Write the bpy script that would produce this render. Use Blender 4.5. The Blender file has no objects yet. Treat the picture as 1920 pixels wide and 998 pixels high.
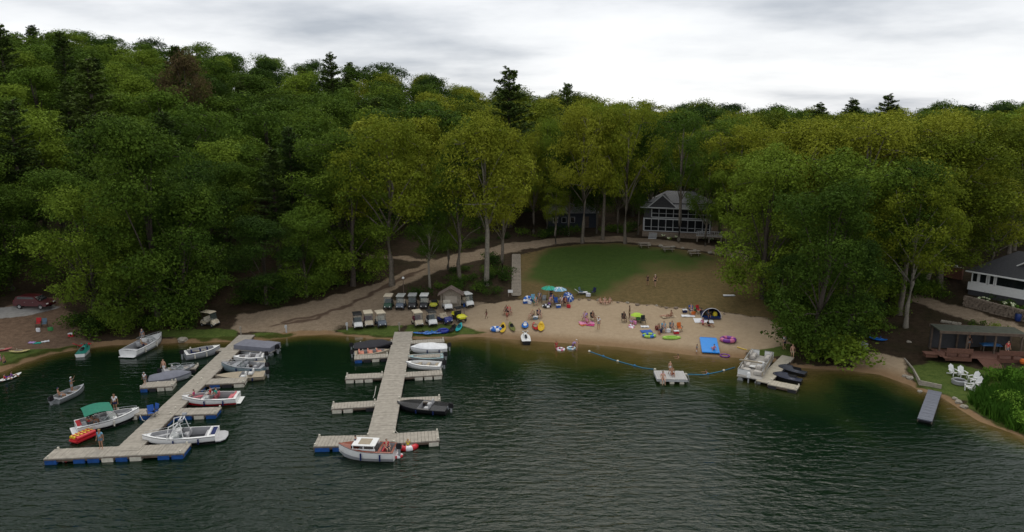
import bpy, bmesh, math, random
import numpy as np
from mathutils import Vector, Matrix
S = bpy.context.scene
COL = S.collection
R = math.radians

# ------------------------------------------------------------------ camera, sky, sun, exposure
PITCH = R(12.1); CAMH = 26.9; FPX = 1321.0; HOR = 215.0
cam_d = bpy.data.cameras.new('camera'); cam = bpy.data.objects.new('camera', cam_d); COL.objects.link(cam)
cam_d.sensor_width = 36; cam_d.lens = 36 * FPX / 1920; cam_d.clip_start = .5; cam_d.clip_end = 6000
cam.location = (0, 0, CAMH); cam.rotation_euler = (R(90) - PITCH, 0, 0)
S.camera = cam
CLX, CLY = -8.15, 6.0
SUN_EL, SUN_AZ = 58, 11         # sun veiled by cloud, high beyond the wood
wd = bpy.data.worlds.new('World'); S.world = wd; wd.use_nodes = True
nt = wd.node_tree; nt.nodes.clear()
def N(t, typ, **kw):
    n = t.nodes.new(typ)
    for k, v in kw.items():
        if k in n.inputs.keys(): n.inputs[k].default_value = v
        else: setattr(n, k, v)
    return n
out = N(nt, 'ShaderNodeOutputWorld'); bg = N(nt, 'ShaderNodeBackground')
sky = N(nt, 'ShaderNodeTexSky', sky_type='NISHITA', sun_disc=False, sun_elevation=R(SUN_EL), sun_rotation=R(SUN_AZ))
tc = N(nt, 'ShaderNodeTexCoord'); sep = N(nt, 'ShaderNodeSeparateXYZ'); nt.links.new(tc.outputs['Generated'], sep.inputs[0])
def M(t, op, a, b=None, clamp=False):
    n = t.nodes.new('ShaderNodeMath'); n.operation = op; n.use_clamp = clamp
    for i, v in enumerate((a, b)):
        if v is None: continue
        if isinstance(v, (int, float)): n.inputs[i].default_value = v
        else: t.links.new(v, n.inputs[i])
    return n.outputs[0]
zc = M(nt, 'MAXIMUM', sep.outputs[2], 0.0); zd = M(nt, 'ADD', zc, 0.14)
cx = M(nt, 'DIVIDE', sep.outputs[0], zd); cy = M(nt, 'DIVIDE', sep.outputs[1], zd)
cmb = N(nt, 'ShaderNodeCombineXYZ'); nt.links.new(cx, cmb.inputs[0]); nt.links.new(cy, cmb.inputs[1])
mp = N(nt, 'ShaderNodeMapping'); nt.links.new(cmb.outputs[0], mp.inputs[0])
mp.inputs['Location'].default_value = (CLX, CLY, 0); mp.inputs['Scale'].default_value = (.75, .8, 1)
nz = N(nt, 'ShaderNodeTexNoise', Scale=.75, Detail=7.0, Roughness=.52); nt.links.new(mp.outputs[0], nz.inputs['Vector'])
cr = N(nt, 'ShaderNodeValToRGB'); nt.links.new(nz.outputs[0], cr.inputs[0])
e = cr.color_ramp.elements
e[0].position = .44; e[0].color = (9.9, 10.0, 10.1, 1)
e[1].position = .70; e[1].color = (4.8, 5.15, 5.7, 1)
e.new(.53).color = (8.8, 8.95, 9.2, 1)
mix = N(nt, 'ShaderNodeMix', data_type='RGBA'); mix.inputs[0].default_value = .93
nt.links.new(sky.outputs[0], mix.inputs[6]); nt.links.new(cr.outputs[0], mix.inputs[7])
nt.links.new(mix.outputs[2], bg.inputs[0]); bg.inputs[1].default_value = .105
nt.links.new(bg.outputs[0], out.inputs[0])
sl = bpy.data.lights.new('sun', 'SUN'); sl.energy = 1.25; sl.angle = R(38); sl.color = (1, .94, .82)
so = bpy.data.objects.new('sun', sl); COL.objects.link(so)
az = R(SUN_AZ)
sdir = Vector((math.sin(az) * math.cos(R(SUN_EL)), math.cos(az) * math.cos(R(SUN_EL)), math.sin(R(SUN_EL))))
so.rotation_euler = sdir.to_track_quat('Z', 'Y').to_euler()
vs = S.view_settings; vs.view_transform = 'Standard'; vs.look = 'None'; vs.exposure = 0; vs.gamma = 1
S.display_settings.display_device = 'sRGB'
cy_ = S.cycles; cy_.max_bounces = 5; cy_.diffuse_bounces = 2; cy_.glossy_bounces = 3; cy_.transmission_bounces = 4
cy_.transparent_max_bounces = 6; cy_.use_denoising = True; cy_.caustics_reflective = False; cy_.caustics_refractive = False

# ------------------------------------------------------------------ materials
MATS = {}
def mat(name, col, rough=.7, metal=0, var=.12, scale=3.0, bump=0, emit=None, alpha=None, spec=.4, coat=0):
    """a procedural principled material: colour broken by two sizes of noise"""
    if name in MATS: return MATS[name]
    m = bpy.data.materials.new(name); m.use_nodes = True; MATS[name] = m
    t = m.node_tree; p = t.nodes['Principled BSDF']
    p.inputs['Roughness'].default_value = rough; p.inputs['Metallic'].default_value = metal
    p.inputs['Specular IOR Level'].default_value = spec; p.inputs['Coat Weight'].default_value = coat
    c = t.nodes.new('ShaderNodeTexCoord')
    nz = N(t, 'ShaderNodeTexNoise', Scale=scale, Detail=5.0, Roughness=.6); t.links.new(c.outputs['Object'], nz.inputs['Vector'])
    r = t.nodes.new('ShaderNodeValToRGB'); t.links.new(nz.outputs[0], r.inputs[0])
    r.color_ramp.elements[0].position = .3; r.color_ramp.elements[1].position = .7
    r.color_ramp.elements[0].color = (*[max(0, x * (1 - var)) for x in col], 1)
    r.color_ramp.elements[1].color = (*[min(1, x * (1 + var)) for x in col], 1)
    t.links.new(r.outputs[0], p.inputs['Base Color'])
    if bump:
        b = N(t, 'ShaderNodeBump', Strength=bump, Distance=.05); t.links.new(nz.outputs[0], b.inputs['Height']); t.links.new(b.outputs[0], p.inputs['Normal'])
    if alpha is not None:
        p.inputs['Alpha'].default_value = alpha
    return m

# ------------------------------------------------------------------ image point -> place on the ground
def ray(px, py):
    u = (px - 960) / FPX; v = (499 - py) / FPX
    return np.array([u, math.cos(PITCH) + v * math.sin(PITCH), -math.sin(PITCH) + v * math.cos(PITCH)])
def W(px, py, z=0.0):
    """the point at height z seen at this place of the photograph"""
    d = ray(px, py); t = (z - CAMH) / d[2]
    return Vector((d[0] * t, d[1] * t, z))
def sd_poly(poly, X, Y, closed=True):
    """signed distance (positive inside) from points to a polygon; unsigned to a polyline"""
    X = np.asarray(X, float); Y = np.asarray(Y, float)
    best = np.full(X.shape, 1e9); ins = np.zeros(X.shape, bool)
    n = len(poly); rng = range(n) if closed else range(n - 1)
    for i in rng:
        x1, y1 = poly[i][:2]; x2, y2 = poly[(i + 1) % n][:2]
        dx, dy = x2 - x1, y2 - y1; L = dx * dx + dy * dy + 1e-12
        t = np.clip(((X - x1) * dx + (Y - y1) * dy) / L, 0, 1)
        best = np.minimum(best, np.hypot(X - x1 - t * dx, Y - y1 - t * dy))
        if closed:
            c = ((y1 > Y) != (y2 > Y)) & (X < dx * (Y - y1) / (dy if abs(dy) > 1e-9 else 1e-9) + x1)
            ins ^= c
    return np.where(ins, best, -best) if closed else best
SHORE_PX = [(-60, 712), (0, 698), (40, 682), (90, 665), (150, 655), (200, 648), (260, 645), (340, 643), (430, 641), (480, 640), (560, 629), (620, 627), (680, 633),
            (740, 637), (850, 633), (905, 632), (1000, 640), (1080, 645), (1150, 650), (1230, 658), (1300, 667), (1380, 671), (1440, 676), (1500, 690), (1600, 696), (1650, 703),
            (1692, 718), (1705, 722), (1724, 733), (1745, 738), (1770, 748), (1800, 768), (1835, 790), (1880, 806), (1930, 824), (2010, 850)]
SHORE = [tuple(W(*p)[:2]) for p in SHORE_PX]
LAND = [(-900, SHORE[0][1] - 60), (-120, SHORE[0][1] - 12)] + SHORE + [(75, 40), (300, -60), (900, -100), (900, 3000), (-900, 3000)]
def smooth(a, b, x):
    t = np.clip((x - a) / (b - a), 0, 1); return t * t * (3 - 2 * t)
def vnoise(X, Y, s, seed=0):
    """smooth value noise"""
    x = X / s + seed * 17.3; y = Y / s + seed * 9.1
    xi = np.floor(x); yi = np.floor(y); fx = x - xi; fy = y - yi; fx = fx * fx * (3 - 2 * fx); fy = fy * fy * (3 - 2 * fy)
    def h(a, b): v = np.sin(a * 127.1 + b * 311.7 + seed) * 43758.5453; return v - np.floor(v)
    return (h(xi, yi) * (1 - fx) + h(xi + 1, yi) * fx) * (1 - fy) + (h(xi, yi + 1) * (1 - fx) + h(xi + 1, yi + 1) * fx) * fy
def height(X, Y):
    X = np.atleast_1d(np.asarray(X, float)); Y = np.atleast_1d(np.asarray(Y, float))
    d = sd_poly(LAND, X, Y)
    z = np.where(d < 0, np.maximum(.10 * d, -2.5), 0)
    dd = np.maximum(d, 0)
    z = z + .10 * np.minimum(dd, 12.5)
    ang = X / np.maximum(Y, 20)
    z = z + .175 * np.clip(dd - 12.5, 0, 24)
    z = z + .05 * np.clip(dd - 36.5, 0, 12)
    far = np.clip(dd - 46, 0, 150)
    sl = np.interp(ang, [-.8, -.55, -.35, -.2, 0, .12, .25, .8], [.205, .20, .178, .152, .095, .055, .035, .045])
    z = z + sl * far * np.where(far > 0, smooth(0, 30, far), 0)
    z = z + np.where(dd > 20, (vnoise(X, Y, 22, 1) - .5) * 1.6 * smooth(44, 70, dd), 0) + (vnoise(X, Y, 1.7, 2) - .5) * .10 * smooth(.5, 3, dd)
    z = z + np.where(d > 0, .25 * smooth(0, .6, dd) * smooth(-22, -25, X) , 0)
    return z
def hgt(x, y): return float(height(x, y)[0])
def G(px, py, lift=0.0, water=True):
    """the point of the ground (or water) seen at this place of the photograph"""
    d = ray(px, py); ts = np.linspace(35, 420, 1600)
    X = d[0] * ts; Y = d[1] * ts; Z = CAMH + d[2] * ts
    H = height(X, Y)
    if water: H = np.maximum(H, 0)
    k = np.argmax(Z <= H)
    if Z[k] > H[k]: k = len(ts) - 1
    if k > 0:
        a, b = Z[k - 1] - H[k - 1], Z[k] - H[k]; f = a / (a - b + 1e-9); t = ts[k - 1] + f * (ts[k] - ts[k - 1])
    else: t = ts[0]
    x, y = d[0] * t, d[1] * t
    return Vector((x, y, max(hgt(x, y), 0 if water else -9) + lift))
def GP(pts): return [tuple(G(*p, water=False)[:2]) for p in pts]

# ------------------------------------------------------------------ ground zones
Z_SAND = GP([(862, 606), (880, 580), (905, 569), (960, 564), (1060, 559), (1180, 568), (1300, 580), (1380, 590), (1460, 603), (1490, 640), (1475, 650), (1400, 660), (1390, 700), (1150, 672), (1000, 660), (905, 650), (895, 622), (880, 612)])
Z_PARK = GP([(436, 622), (445, 592), (560, 573), (640, 551), (690, 536), (722, 540), (735, 562), (860, 566), (905, 566), (900, 600), (862, 609), (770, 611), (735, 611), (640, 612), (620, 622), (615, 650), (545, 650), (548, 627)])
Z_ROAD = GP([(520, 607), (600, 592), (660, 568), (720, 538), (790, 508), (860, 487), (960, 464), (1050, 451), (1150, 448), (1260, 457), (1350, 470), (1440, 484), (1520, 500)])
Z_ROAD2 = GP([(640, 470), (700, 482), (760, 484), (820, 492)])
Z_LAWN = GP([(972, 478), (1050, 462), (1150, 456), (1250, 465), (1340, 478), (1415, 492), (1450, 560), (1462, 604), (1380, 590), (1300, 581), (1180, 569), (1060, 559), (972, 562)])
Z_GREEN = GP([(985, 505), (1010, 478), (1060, 463), (1250, 468), (1330, 484), (1300, 495), (1210, 503), (1165, 530), (1125, 558), (1020, 552)])
Z_GRASS = [GP(p) for p in ([(622, 620), (668, 611), (755, 611), (741, 634), (680, 630), (640, 626)],
           [(765, 611), (862, 608), (905, 624), (900, 629), (850, 630), (768, 632)],
           [(280, 622), (400, 616), (446, 622), (440, 638), (340, 640)], [(470, 626), (556, 624), (545, 631), (475, 637)],
           [(0, 662), (60, 655), (155, 646), (150, 653), (90, 661), (0, 688)],
           [(1400, 656), (1480, 646), (1490, 668), (1440, 671)],
           [(1702, 686), (1740, 676), (1800, 682), (1860, 700), (1850, 750), (1800, 752), (1765, 740), (1722, 725)],
           [(1828, 700), (1930, 690), (1960, 840), (1860, 792), (1820, 765)])]
Z_RSAND = GP([(1596, 672), (1640, 660), (1692, 672), (1716, 724), (1690, 730), (1640, 712), (1596, 700)])
Z_PATH = GP([(1690, 552), (1760, 572), (1850, 600), (1940, 628)])
Z_SLAB = GP([(-30, 580), (40, 573), (100, 572), (114, 577), (52, 592), (-30, 600)])
Z_YARD = GP([(-40, 590), (60, 560), (115, 560), (150, 610), (170, 645), (60, 668), (-40, 690)])
def grid_axis(lo, a, b, hi, fine, coarse):
    mid = np.arange(a, b + 1e-6, fine); L = [a]; s = fine
    while L[-1] > lo: s = min(s * 1.18, coarse); L.append(L[-1] - s)
    H = [b]; s = fine
    while H[-1] < hi: s = min(s * 1.18, coarse); H.append(H[-1] + s)
    return np.array(sorted(L[1:]) + list(mid) + H[1:])
gx = grid_axis(-1500, -78, 66, 1500, .42, 60); gy = grid_axis(-40, 48, 136, 3000, .42, 60)
GX, GY = np.meshgrid(gx, gy)
GZ = height(GX.ravel(), GY.ravel()).reshape(GX.shape)
def wgt(v, w=.45): return np.clip(.5 + v / (2 * w), 0, 1)
fx, fy = GX.ravel(), GY.ravel()
jx = fx + (vnoise(fx, fy, 1.3, 5) - .5) * 1.1; jy = fy + (vnoise(fx, fy, 1.3, 6) - .5) * 1.1
dsh = sd_poly(LAND, fx, fy)
w_sand = np.maximum(wgt(sd_poly(Z_SAND, jx, jy)), wgt(sd_poly(Z_RSAND, jx, jy)))
w_sand = np.maximum(w_sand, np.where((dsh < .9), 1, 0) * .8)
w_lawn = wgt(sd_poly(Z_LAWN, jx, jy)); w_green = wgt(sd_poly(Z_GREEN, jx, jy) + (vnoise(fx, fy, 5, 12) - .5) * 5, 3.2)
w_grass = np.max([wgt(sd_poly(p, jx, jy), .3) for p in Z_GRASS], axis=0)
w_road = np.max([wgt(2.0 - sd_poly(Z_ROAD, jx, jy, False)), wgt(.7 - sd_poly(Z_ROAD2, jx, jy, False)), wgt(1.2 - sd_poly(Z_PATH, jx, jy, False)), wgt(sd_poly(Z_PARK, jx, jy))], axis=0)
w_slab = wgt(sd_poly(Z_SLAB, fx, fy), .2); w_yard = wgt(sd_poly(Z_YARD, jx, jy))
w_wet = wgt(2.0 - dsh, 1.2)
# wheel ruts on the ramp
rut = np.zeros_like(fx)
for off in (-.8, .8):
    pl = [(p[0] + off * .5, p[1] + off) for p in Z_ROAD[:5]] + []
    rut = np.maximum(rut, wgt(.32 - sd_poly(pl, jx, jy, False), .3))
ZONES = ['ground', 'sand_beach', 'lawn', 'dirt_road', 'paved_slab', 'grass']
zone = np.zeros(fx.shape, int)
zone[w_road > .5] = 3; zone[w_lawn > .5] = 2; zone[(w_sand > .5)] = 1; zone[(w_grass > .5)] = 5; zone[w_slab > .5] = 4
zone[dsh < -.1] = 0
def ground_material():
    m = bpy.data.materials.new('ground_surface'); m.use_nodes = True; t = m.node_tree; p = t.nodes['Principled BSDF']
    p.inputs['Roughness'].default_value = .95; p.inputs['Specular IOR Level'].default_value = .15
    c = t.nodes.new('ShaderNodeTexCoord')
    def nz(s, d=5.0): n = N(t, 'ShaderNodeTexNoise', Scale=s, Detail=d, Roughness=.65); t.links.new(c.outputs['Object'], n.inputs['Vector']); return n.outputs[0]
    def ramp(fac, c0, c1, a=.35, b=.65):
        r = t.nodes.new('ShaderNodeValToRGB'); t.links.new(fac, r.inputs[0]); e = r.color_ramp.elements
        e[0].position = a; e[1].position = b; e[0].color = (*c0, 1); e[1].color = (*c1, 1); return r.outputs[0]
    n1, n2, n3 = nz(.35), nz(1.8), nz(9)
    fine = M(t, 'ADD', M(t, 'MULTIPLY', n2, .5), M(t, 'MULTIPLY', n3, .5))
    col = ramp(fine, (.022, .014, .009), (.07, .045, .028))
    mossy = ramp(n1, (1, 1, 1), (.35, .62, .2)); mm = N(t, 'ShaderNodeMix', data_type='RGBA', blend_type='MULTIPLY'); mm.inputs[0].default_value = .55
    t.links.new(col, mm.inputs[6]); t.links.new(mossy, mm.inputs[7]); col = mm.outputs[2]
    a1 = N(t, 'ShaderNodeAttribute', attribute_name='za'); a2 = N(t, 'ShaderNodeAttribute', attribute_name='zb'); a3 = N(t, 'ShaderNodeAttribute', attribute_name='zc')
    s1 = t.nodes.new('ShaderNodeSeparateColor'); s2 = t.nodes.new('ShaderNodeSeparateColor'); s3 = t.nodes.new('ShaderNodeSeparateColor')
    for a, s in ((a1, s1), (a2, s2), (a3, s3)): t.links.new(a.outputs['Color'], s.inputs[0])
    def layer(col, w, c2, sharp=2.2):
        f = M(t, 'MULTIPLY', M(t, 'SUBTRACT', M(t, 'ADD', w, M(t, 'MULTIPLY', M(t, 'SUBTRACT', fine, .5), 1.3)), .5), sharp)
        f = M(t, 'ADD', f, .5, clamp=True)
        f = M(t, 'MULTIPLY', f, M(t, 'MINIMUM', M(t, 'MULTIPLY', w, 8.0), 1.0))
        x = N(t, 'ShaderNodeMix', data_type='RGBA'); t.links.new(f, x.inputs[0]); t.links.new(col, x.inputs[6]); t.links.new(c2, x.inputs[7]); return x.outputs[2]
    col = layer(col, s3.outputs[1], ramp(fine, (.085, .052, .034), (.20, .135, .09)))                     # yard
    col = layer(col, s2.outputs[0], ramp(fine, (.165, .122, .082), (.31, .24, .168)))                     # dirt road and parking
    col = layer(col, s2.outputs[2], ramp(fine, (.07, .045, .03), (.12, .08, .055)))                    # ruts
    col = layer(col, s1.outputs[1], ramp(fine, (.055, .048, .015), (.19, .13, .058), .3, .7))              # dry lawn
    col = layer(col, s1.outputs[2], ramp(fine, (.026, .052, .008), (.055, .088, .015)))                     # green lawn
    col = layer(col, s1.outputs[0], ramp(fine, (.30, .225, .145), (.40, .31, .21)))                       # sand
    col = layer(col, s2.outputs[1], ramp(fine, (.035, .065, .01), (.10, .13, .028)))                      # grass strips
    col = layer(col, s3.outputs[0], ramp(n2, (.26, .25, .235), (.34, .33, .31)))                          # slab
    wet = N(t, 'ShaderNodeMix', data_type='RGBA', blend_type='MULTIPLY'); t.links.new(s3.outputs[2], wet.inputs[0]); t.links.new(col, wet.inputs[6]); wet.inputs[7].default_value = (.62, .52, .42, 1)
    t.links.new(wet.outputs[2], p.inputs['Base Color'])
    b = N(t, 'ShaderNodeBump', Strength=.7, Distance=.12); t.links.new(fine, b.inputs['Height']); t.links.new(b.outputs[0], p.inputs['Normal'])
    return m
GMAT = ground_material()
ny, nx = GX.shape
idx = np.arange(ny * nx).reshape(ny, nx)
quads = np.stack([idx[:-1, :-1].ravel(), idx[:-1, 1:].ravel(), idx[1:, 1:].ravel(), idx[1:, :-1].ravel()], 1)
zq = zone[quads]; fz = np.sort(zq, axis=1)[:, 2]
one = np.ones_like(fx)
za = np.stack([w_sand, w_lawn * (1 - w_sand), w_green * w_lawn, one], 1); zb = np.stack([w_road, w_grass, rut * w_road, one], 1); zc_ = np.stack([w_slab, w_yard, w_wet * (w_sand > .2), one], 1)
def np_mesh(name, V, F, smooth_=False):
    me = bpy.data.meshes.new(name); k = F.shape[1]
    me.vertices.add(len(V)); me.vertices.foreach_set('co', np.ascontiguousarray(V, np.float32).ravel())
    me.loops.add(F.size); me.loops.foreach_set('vertex_index', np.ascontiguousarray(F, np.int32).ravel())
    me.polygons.add(len(F)); me.polygons.foreach_set('loop_start', np.arange(0, F.size, k, dtype=np.int32))
    me.polygons.foreach_set('use_smooth', np.full(len(F), smooth_)); me.update(calc_edges=True); me.validate(); return me
V3 = np.stack([fx, fy, GZ.ravel()], 1)
for zi, zn in enumerate(ZONES):
    q = quads[fz == zi]
    if not len(q): continue
    used, inv = np.unique(q.ravel(), return_inverse=True)
    me = np_mesh(zn, V3[used], inv.reshape(-1, 4), True)
    for an, arr in (('za', za), ('zb', zb), ('zc', zc_)):
        at = me.attributes.new(an, 'FLOAT_COLOR', 'POINT'); at.data.foreach_set('color', np.ascontiguousarray(arr[used], np.float32).ravel())
    me.materials.append(GMAT); o = bpy.data.objects.new(zn, me); COL.objects.link(o); o['kind'] = 'structure'
# water
wx = grid_axis(-1500, -80, 80, 1500, 1.2, 80); wy = grid_axis(-400, 20, 110, 160, 1.0, 80)
WX, WY = np.meshgrid(wx, wy); ny, nx = WX.shape; idx = np.arange(ny * nx).reshape(ny, nx)
quads = np.stack([idx[:-1, :-1].ravel(), idx[:-1, 1:].ravel(), idx[1:, 1:].ravel(), idx[1:, :-1].ravel()], 1)
dw = sd_poly(LAND, WX.ravel(), WY.ravel())
keep = (dw[quads].min(1) < 6)
quads = quads[keep]; used, inv = np.unique(quads.ravel(), return_inverse=True)
me = np_mesh('lake_water', np.stack([WX.ravel(), WY.ravel(), np.zeros(WX.size)], 1)[used], inv.reshape(-1, 4), True)
bathing = np.interp(WX.ravel(), [-60, -20, -5, 2, 30, 34], [4, 4.5, 7, 15, 15, 5])
sh = np.clip(1 + dw / bathing, 0, 1)
at = me.attributes.new('shallow', 'FLOAT', 'POINT'); at.data.foreach_set('value', sh[used].astype(np.float32))
def water_material():
    m = bpy.data.materials.new('lake_surface'); m.use_nodes = True; t = m.node_tree; p = t.nodes['Principled BSDF']
    p.inputs['Roughness'].default_value = .05; p.inputs['IOR'].default_value = 1.33; p.inputs['Specular IOR Level'].default_value = .36
    a = N(t, 'ShaderNodeAttribute', attribute_name='shallow'); c = t.nodes.new('ShaderNodeTexCoord')
    n0 = N(t, 'ShaderNodeTexNoise', Scale=.3, Detail=5.0); t.links.new(c.outputs['Object'], n0.inputs['Vector'])
    f = M(t, 'ADD', a.outputs['Fac'], M(t, 'MULTIPLY', M(t, 'SUBTRACT', n0.outputs[0], .5), .35), clamp=True)
    f = M(t, 'MULTIPLY', f, M(t, 'MINIMUM', M(t, 'MULTIPLY', a.outputs['Fac'], 6.0), 1.0))
    r = t.nodes.new('ShaderNodeValToRGB'); t.links.new(f, r.inputs[0]); e = r.color_ramp.elements
    e[0].position = 0; e[0].color = (.0035, .0125, .0052, 1); e[1].position = 1; e[1].color = (.17, .115, .055, 1)
    e.new(.35).color = (.012, .024, .007, 1); e.new(.7).color = (.055, .048, .012, 1); e.new(.9).color = (.10, .07, .026, 1)
    t.links.new(r.outputs[0], p.inputs['Base Color'])
    def wave(scale, sx, sy, rot, det=3.0):
        mp = t.nodes.new('ShaderNodeMapping'); t.links.new(c.outputs['Object'], mp.inputs[0]); mp.inputs['Scale'].default_value = (sx, sy, 1); mp.inputs['Rotation'].default_value = (0, 0, R(rot))
        n = N(t, 'ShaderNodeTexNoise', Scale=scale, Detail=det, Roughness=.5, Distortion=.4); t.links.new(mp.outputs[0], n.inputs['Vector']); return n.outputs[0]
    big = N(t, 'ShaderNodeTexNoise', Scale=.028, Detail=2.0); t.links.new(c.outputs['Object'], big.inputs['Vector'])
    sepp = t.nodes.new('ShaderNodeSeparateXYZ'); t.links.new(c.outputs['Object'], sepp.inputs[0])
    off = M(t, 'MULTIPLY', M(t, 'SUBTRACT', 82.0, sepp.outputs[1]), 1 / 34.0)     # wind reaches the open water, not the lee of the wood
    wind = M(t, 'ADD', M(t, 'MULTIPLY', off, .9), M(t, 'MULTIPLY', M(t, 'SUBTRACT', big.outputs[0], .5), 1.6), clamp=True)
    amp = M(t, 'ADD', M(t, 'MULTIPLY', wind, .92), .08)
    h = M(t, 'ADD', M(t, 'MULTIPLY', wave(1.0, .55, 1.7, -12), 1.0), M(t, 'MULTIPLY', wave(3.2, .6, 1.5, 14), .28))
    b = N(t, 'ShaderNodeBump', Distance=.19); t.links.new(amp, b.inputs['Strength']); t.links.new(h, b.inputs['Height']); t.links.new(b.outputs[0], p.inputs['Normal'])
    return m
me.materials.append(water_material()); o = bpy.data.objects.new('lake_water', me); COL.objects.link(o); o['kind'] = 'structure'

# ------------------------------------------------------------------ helpers for things
def prop(o, label=None, cat=None, group=None, kind=None):
    for k, v in (('label', label), ('category', cat), ('group', group), ('kind', kind)):
        if v: o[k] = v
    return o
class MB:
    """collects boxes, tubes, lofts; build() links them as ONE mesh object"""
    def __init__(s): s.v = []; s.f = []
    def add(s, V, F):
        n = len(s.v); s.v += [tuple(p) for p in V]; s.f += [tuple(i + n for i in f) for f in F]; return s
    def box(s, c, d, rz=0, rx=0, ry=0, top=None):
        """box centre c, size d; top=(sx,sy) scales the upper face"""
        tx, ty = top or (1, 1); P = []
        for z, (kx, ky) in ((-.5, (1, 1)), (.5, (tx, ty))):
            for x, y in ((-.5, -.5), (.5, -.5), (.5, .5), (-.5, .5)): P.append(Vector((x * d[0] * kx, y * d[1] * ky, z * d[2])))
        m = Matrix.Rotation(rz, 3, 'Z') @ Matrix.Rotation(ry, 3, 'Y') @ Matrix.Rotation(rx, 3, 'X'); c = Vector(c)
        return s.add([m @ p + c for p in P], [(3, 2, 1, 0), (4, 5, 6, 7), (0, 1, 5, 4), (1, 2, 6, 5), (2, 3, 7, 6), (3, 0, 4, 7)])
    def loft(s, rings, cap0=True, cap1=True, close=True):
        n = len(rings[0]); V = [p for r in rings for p in r]; F = []
        for i in range(len(rings) - 1):
            for j in range(n if close else n - 1):
                a = i * n + j; b = i * n + (j + 1) % n; F.append((a, b, b + n, a + n))
        if cap0: F.append(tuple(range(n))[::-1])
        if cap1: F.append(tuple((len(rings) - 1) * n + j for j in range(n)))
        return s.add(V, F)
    def tube(s, pts, rad, n=8, cap=True):
        pts = [Vector(p) for p in pts]; rings = []
        rad = rad if isinstance(rad, (list, tuple)) else [rad] * len(pts)
        for i, p in enumerate(pts):
            d = (pts[min(i + 1, len(pts) - 1)] - pts[max(i - 1, 0)]).normalized()
            a = d.orthogonal().normalized() if abs(d.z) > .999 else d.cross(Vector((0, 0, 1))).normalized(); b = d.cross(a)
            rings.append([p + (a * math.cos(k * math.tau / n) + b * math.sin(k * math.tau / n)) * rad[i] for k in range(n)])
        return s.loft(rings, cap, cap)
    def lathe(s, c, prof, n=16, sx=1, sy=1):
        c = Vector(c); return s.loft([[c + Vector((r * math.cos(k * math.tau / n) * sx, r * math.sin(k * math.tau / n) * sy, z)) for k in range(n)] for r, z in prof])
    def torus(s, c, R_, r, n=20, m=8, sx=1, sy=1, sz=1, a0=0, a1=1):
        c = Vector(c); full = a1 - a0 >= .999; V = []; F = []; N_ = n if full else n + 1
        for i in range(N_):
            a = (a0 + (a1 - a0) * i / n) * math.tau
            for j in range(m):
                b = j / m * math.tau; q = R_ + r * math.cos(b); V.append(c + Vector((q * math.cos(a) * sx, q * math.sin(a) * sy, r * math.sin(b) * sz)))
        for i in range(n):
            for j in range(m): F.append((i * m + j, ((i + 1) % N_) * m + j, ((i + 1) % N_) * m + (j + 1) % m, i * m + (j + 1) % m))
        return s.add(V, F)
    def build(s, name, m, parent=None, smooth_=False, bev=0, loc=None):
        me = bpy.data.meshes.new(name); me.from_pydata(s.v, [], s.f); me.update()
        bm = bmesh.new(); bm.from_mesh(me)
        if bev:
            try: bmesh.ops.bevel(bm, geom=[e for e in bm.edges if len(e.link_faces) == 2 and e.calc_face_angle(0) > .6], offset=bev, segments=2, affect='EDGES', clamp_overlap=True)
            except Exception: pass
        bmesh.ops.recalc_face_normals(bm, faces=bm.faces); bm.to_mesh(me); bm.free()
        if smooth_:
            for p in me.polygons: p.use_smooth = True
            try: me.set_sharp_from_angle(angle=R(40))
            except Exception: pass
        me.materials.append(m); o = bpy.data.objects.new(name, me); COL.objects.link(o)
        if parent: o.parent = parent
        if loc: o.location = loc
        return o
def root(name, label, cat, loc, rz=0, group=None, rx=0, ry=0):
    o = bpy.data.objects.new(name, None); COL.objects.link(o); o.empty_display_size = .3
    o.location = loc; o.rotation_euler = (rx, ry, rz); return prop(o, label, cat, group)
KIDS = {}
def copy_tree(o, parent=None):
    c = o.copy(); COL.objects.link(c); c.parent = parent
    if o.name not in KIDS: KIDS[o.name] = list(o.children)
    for ch in KIDS[o.name]: copy_tree(ch, c)
    return c

# ------------------------------------------------------------------ trees
def leaf_mat(name, c0, c1, c2, trans=.14):
    m = bpy.data.materials.new(name); m.use_nodes = True; t = m.node_tree; p = t.nodes['Principled BSDF']; outn = t.nodes['Material Output']
    p.inputs['Roughness'].default_value = .8; p.inputs['Specular IOR Level'].default_value = .06
    g = t.nodes.new('ShaderNodeNewGeometry'); oi = t.nodes.new('ShaderNodeObjectInfo'); c = t.nodes.new('ShaderNodeTexCoord')
    n = N(t, 'ShaderNodeTexNoise', Scale=.45, Detail=2.0); t.links.new(c.outputs['Object'], n.inputs['Vector'])
    f = M(t, 'ADD', M(t, 'MULTIPLY', g.outputs['Random Per Island'], .22), M(t, 'MULTIPLY', n.outputs[0], 1.25))
    f = M(t, 'ADD', f, M(t, 'MULTIPLY', M(t, 'SUBTRACT', oi.outputs['Random'], .5), 1.0)); f = M(t, 'SUBTRACT', f, .15)
    r = t.nodes.new('ShaderNodeValToRGB'); t.links.new(f, r.inputs[0]); e = r.color_ramp.elements
    e[0].position = .12; e[0].color = (*c0, 1); e[1].position = .95; e[1].color = (*c2, 1); e.new(.5).color = (*c1, 1)
    t.links.new(r.outputs[0], p.inputs['Base Color'])
    tr = t.nodes.new('ShaderNodeBsdfTranslucent'); t.links.new(r.outputs[0], tr.inputs[0])
    mx = t.nodes.new('ShaderNodeMixShader'); mx.inputs[0].default_value = trans
    t.links.new(p.outputs[0], mx.inputs[1]); t.links.new(tr.outputs[0], mx.inputs[2]); t.links.new(mx.outputs[0], outn.inputs[0]); return m
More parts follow.
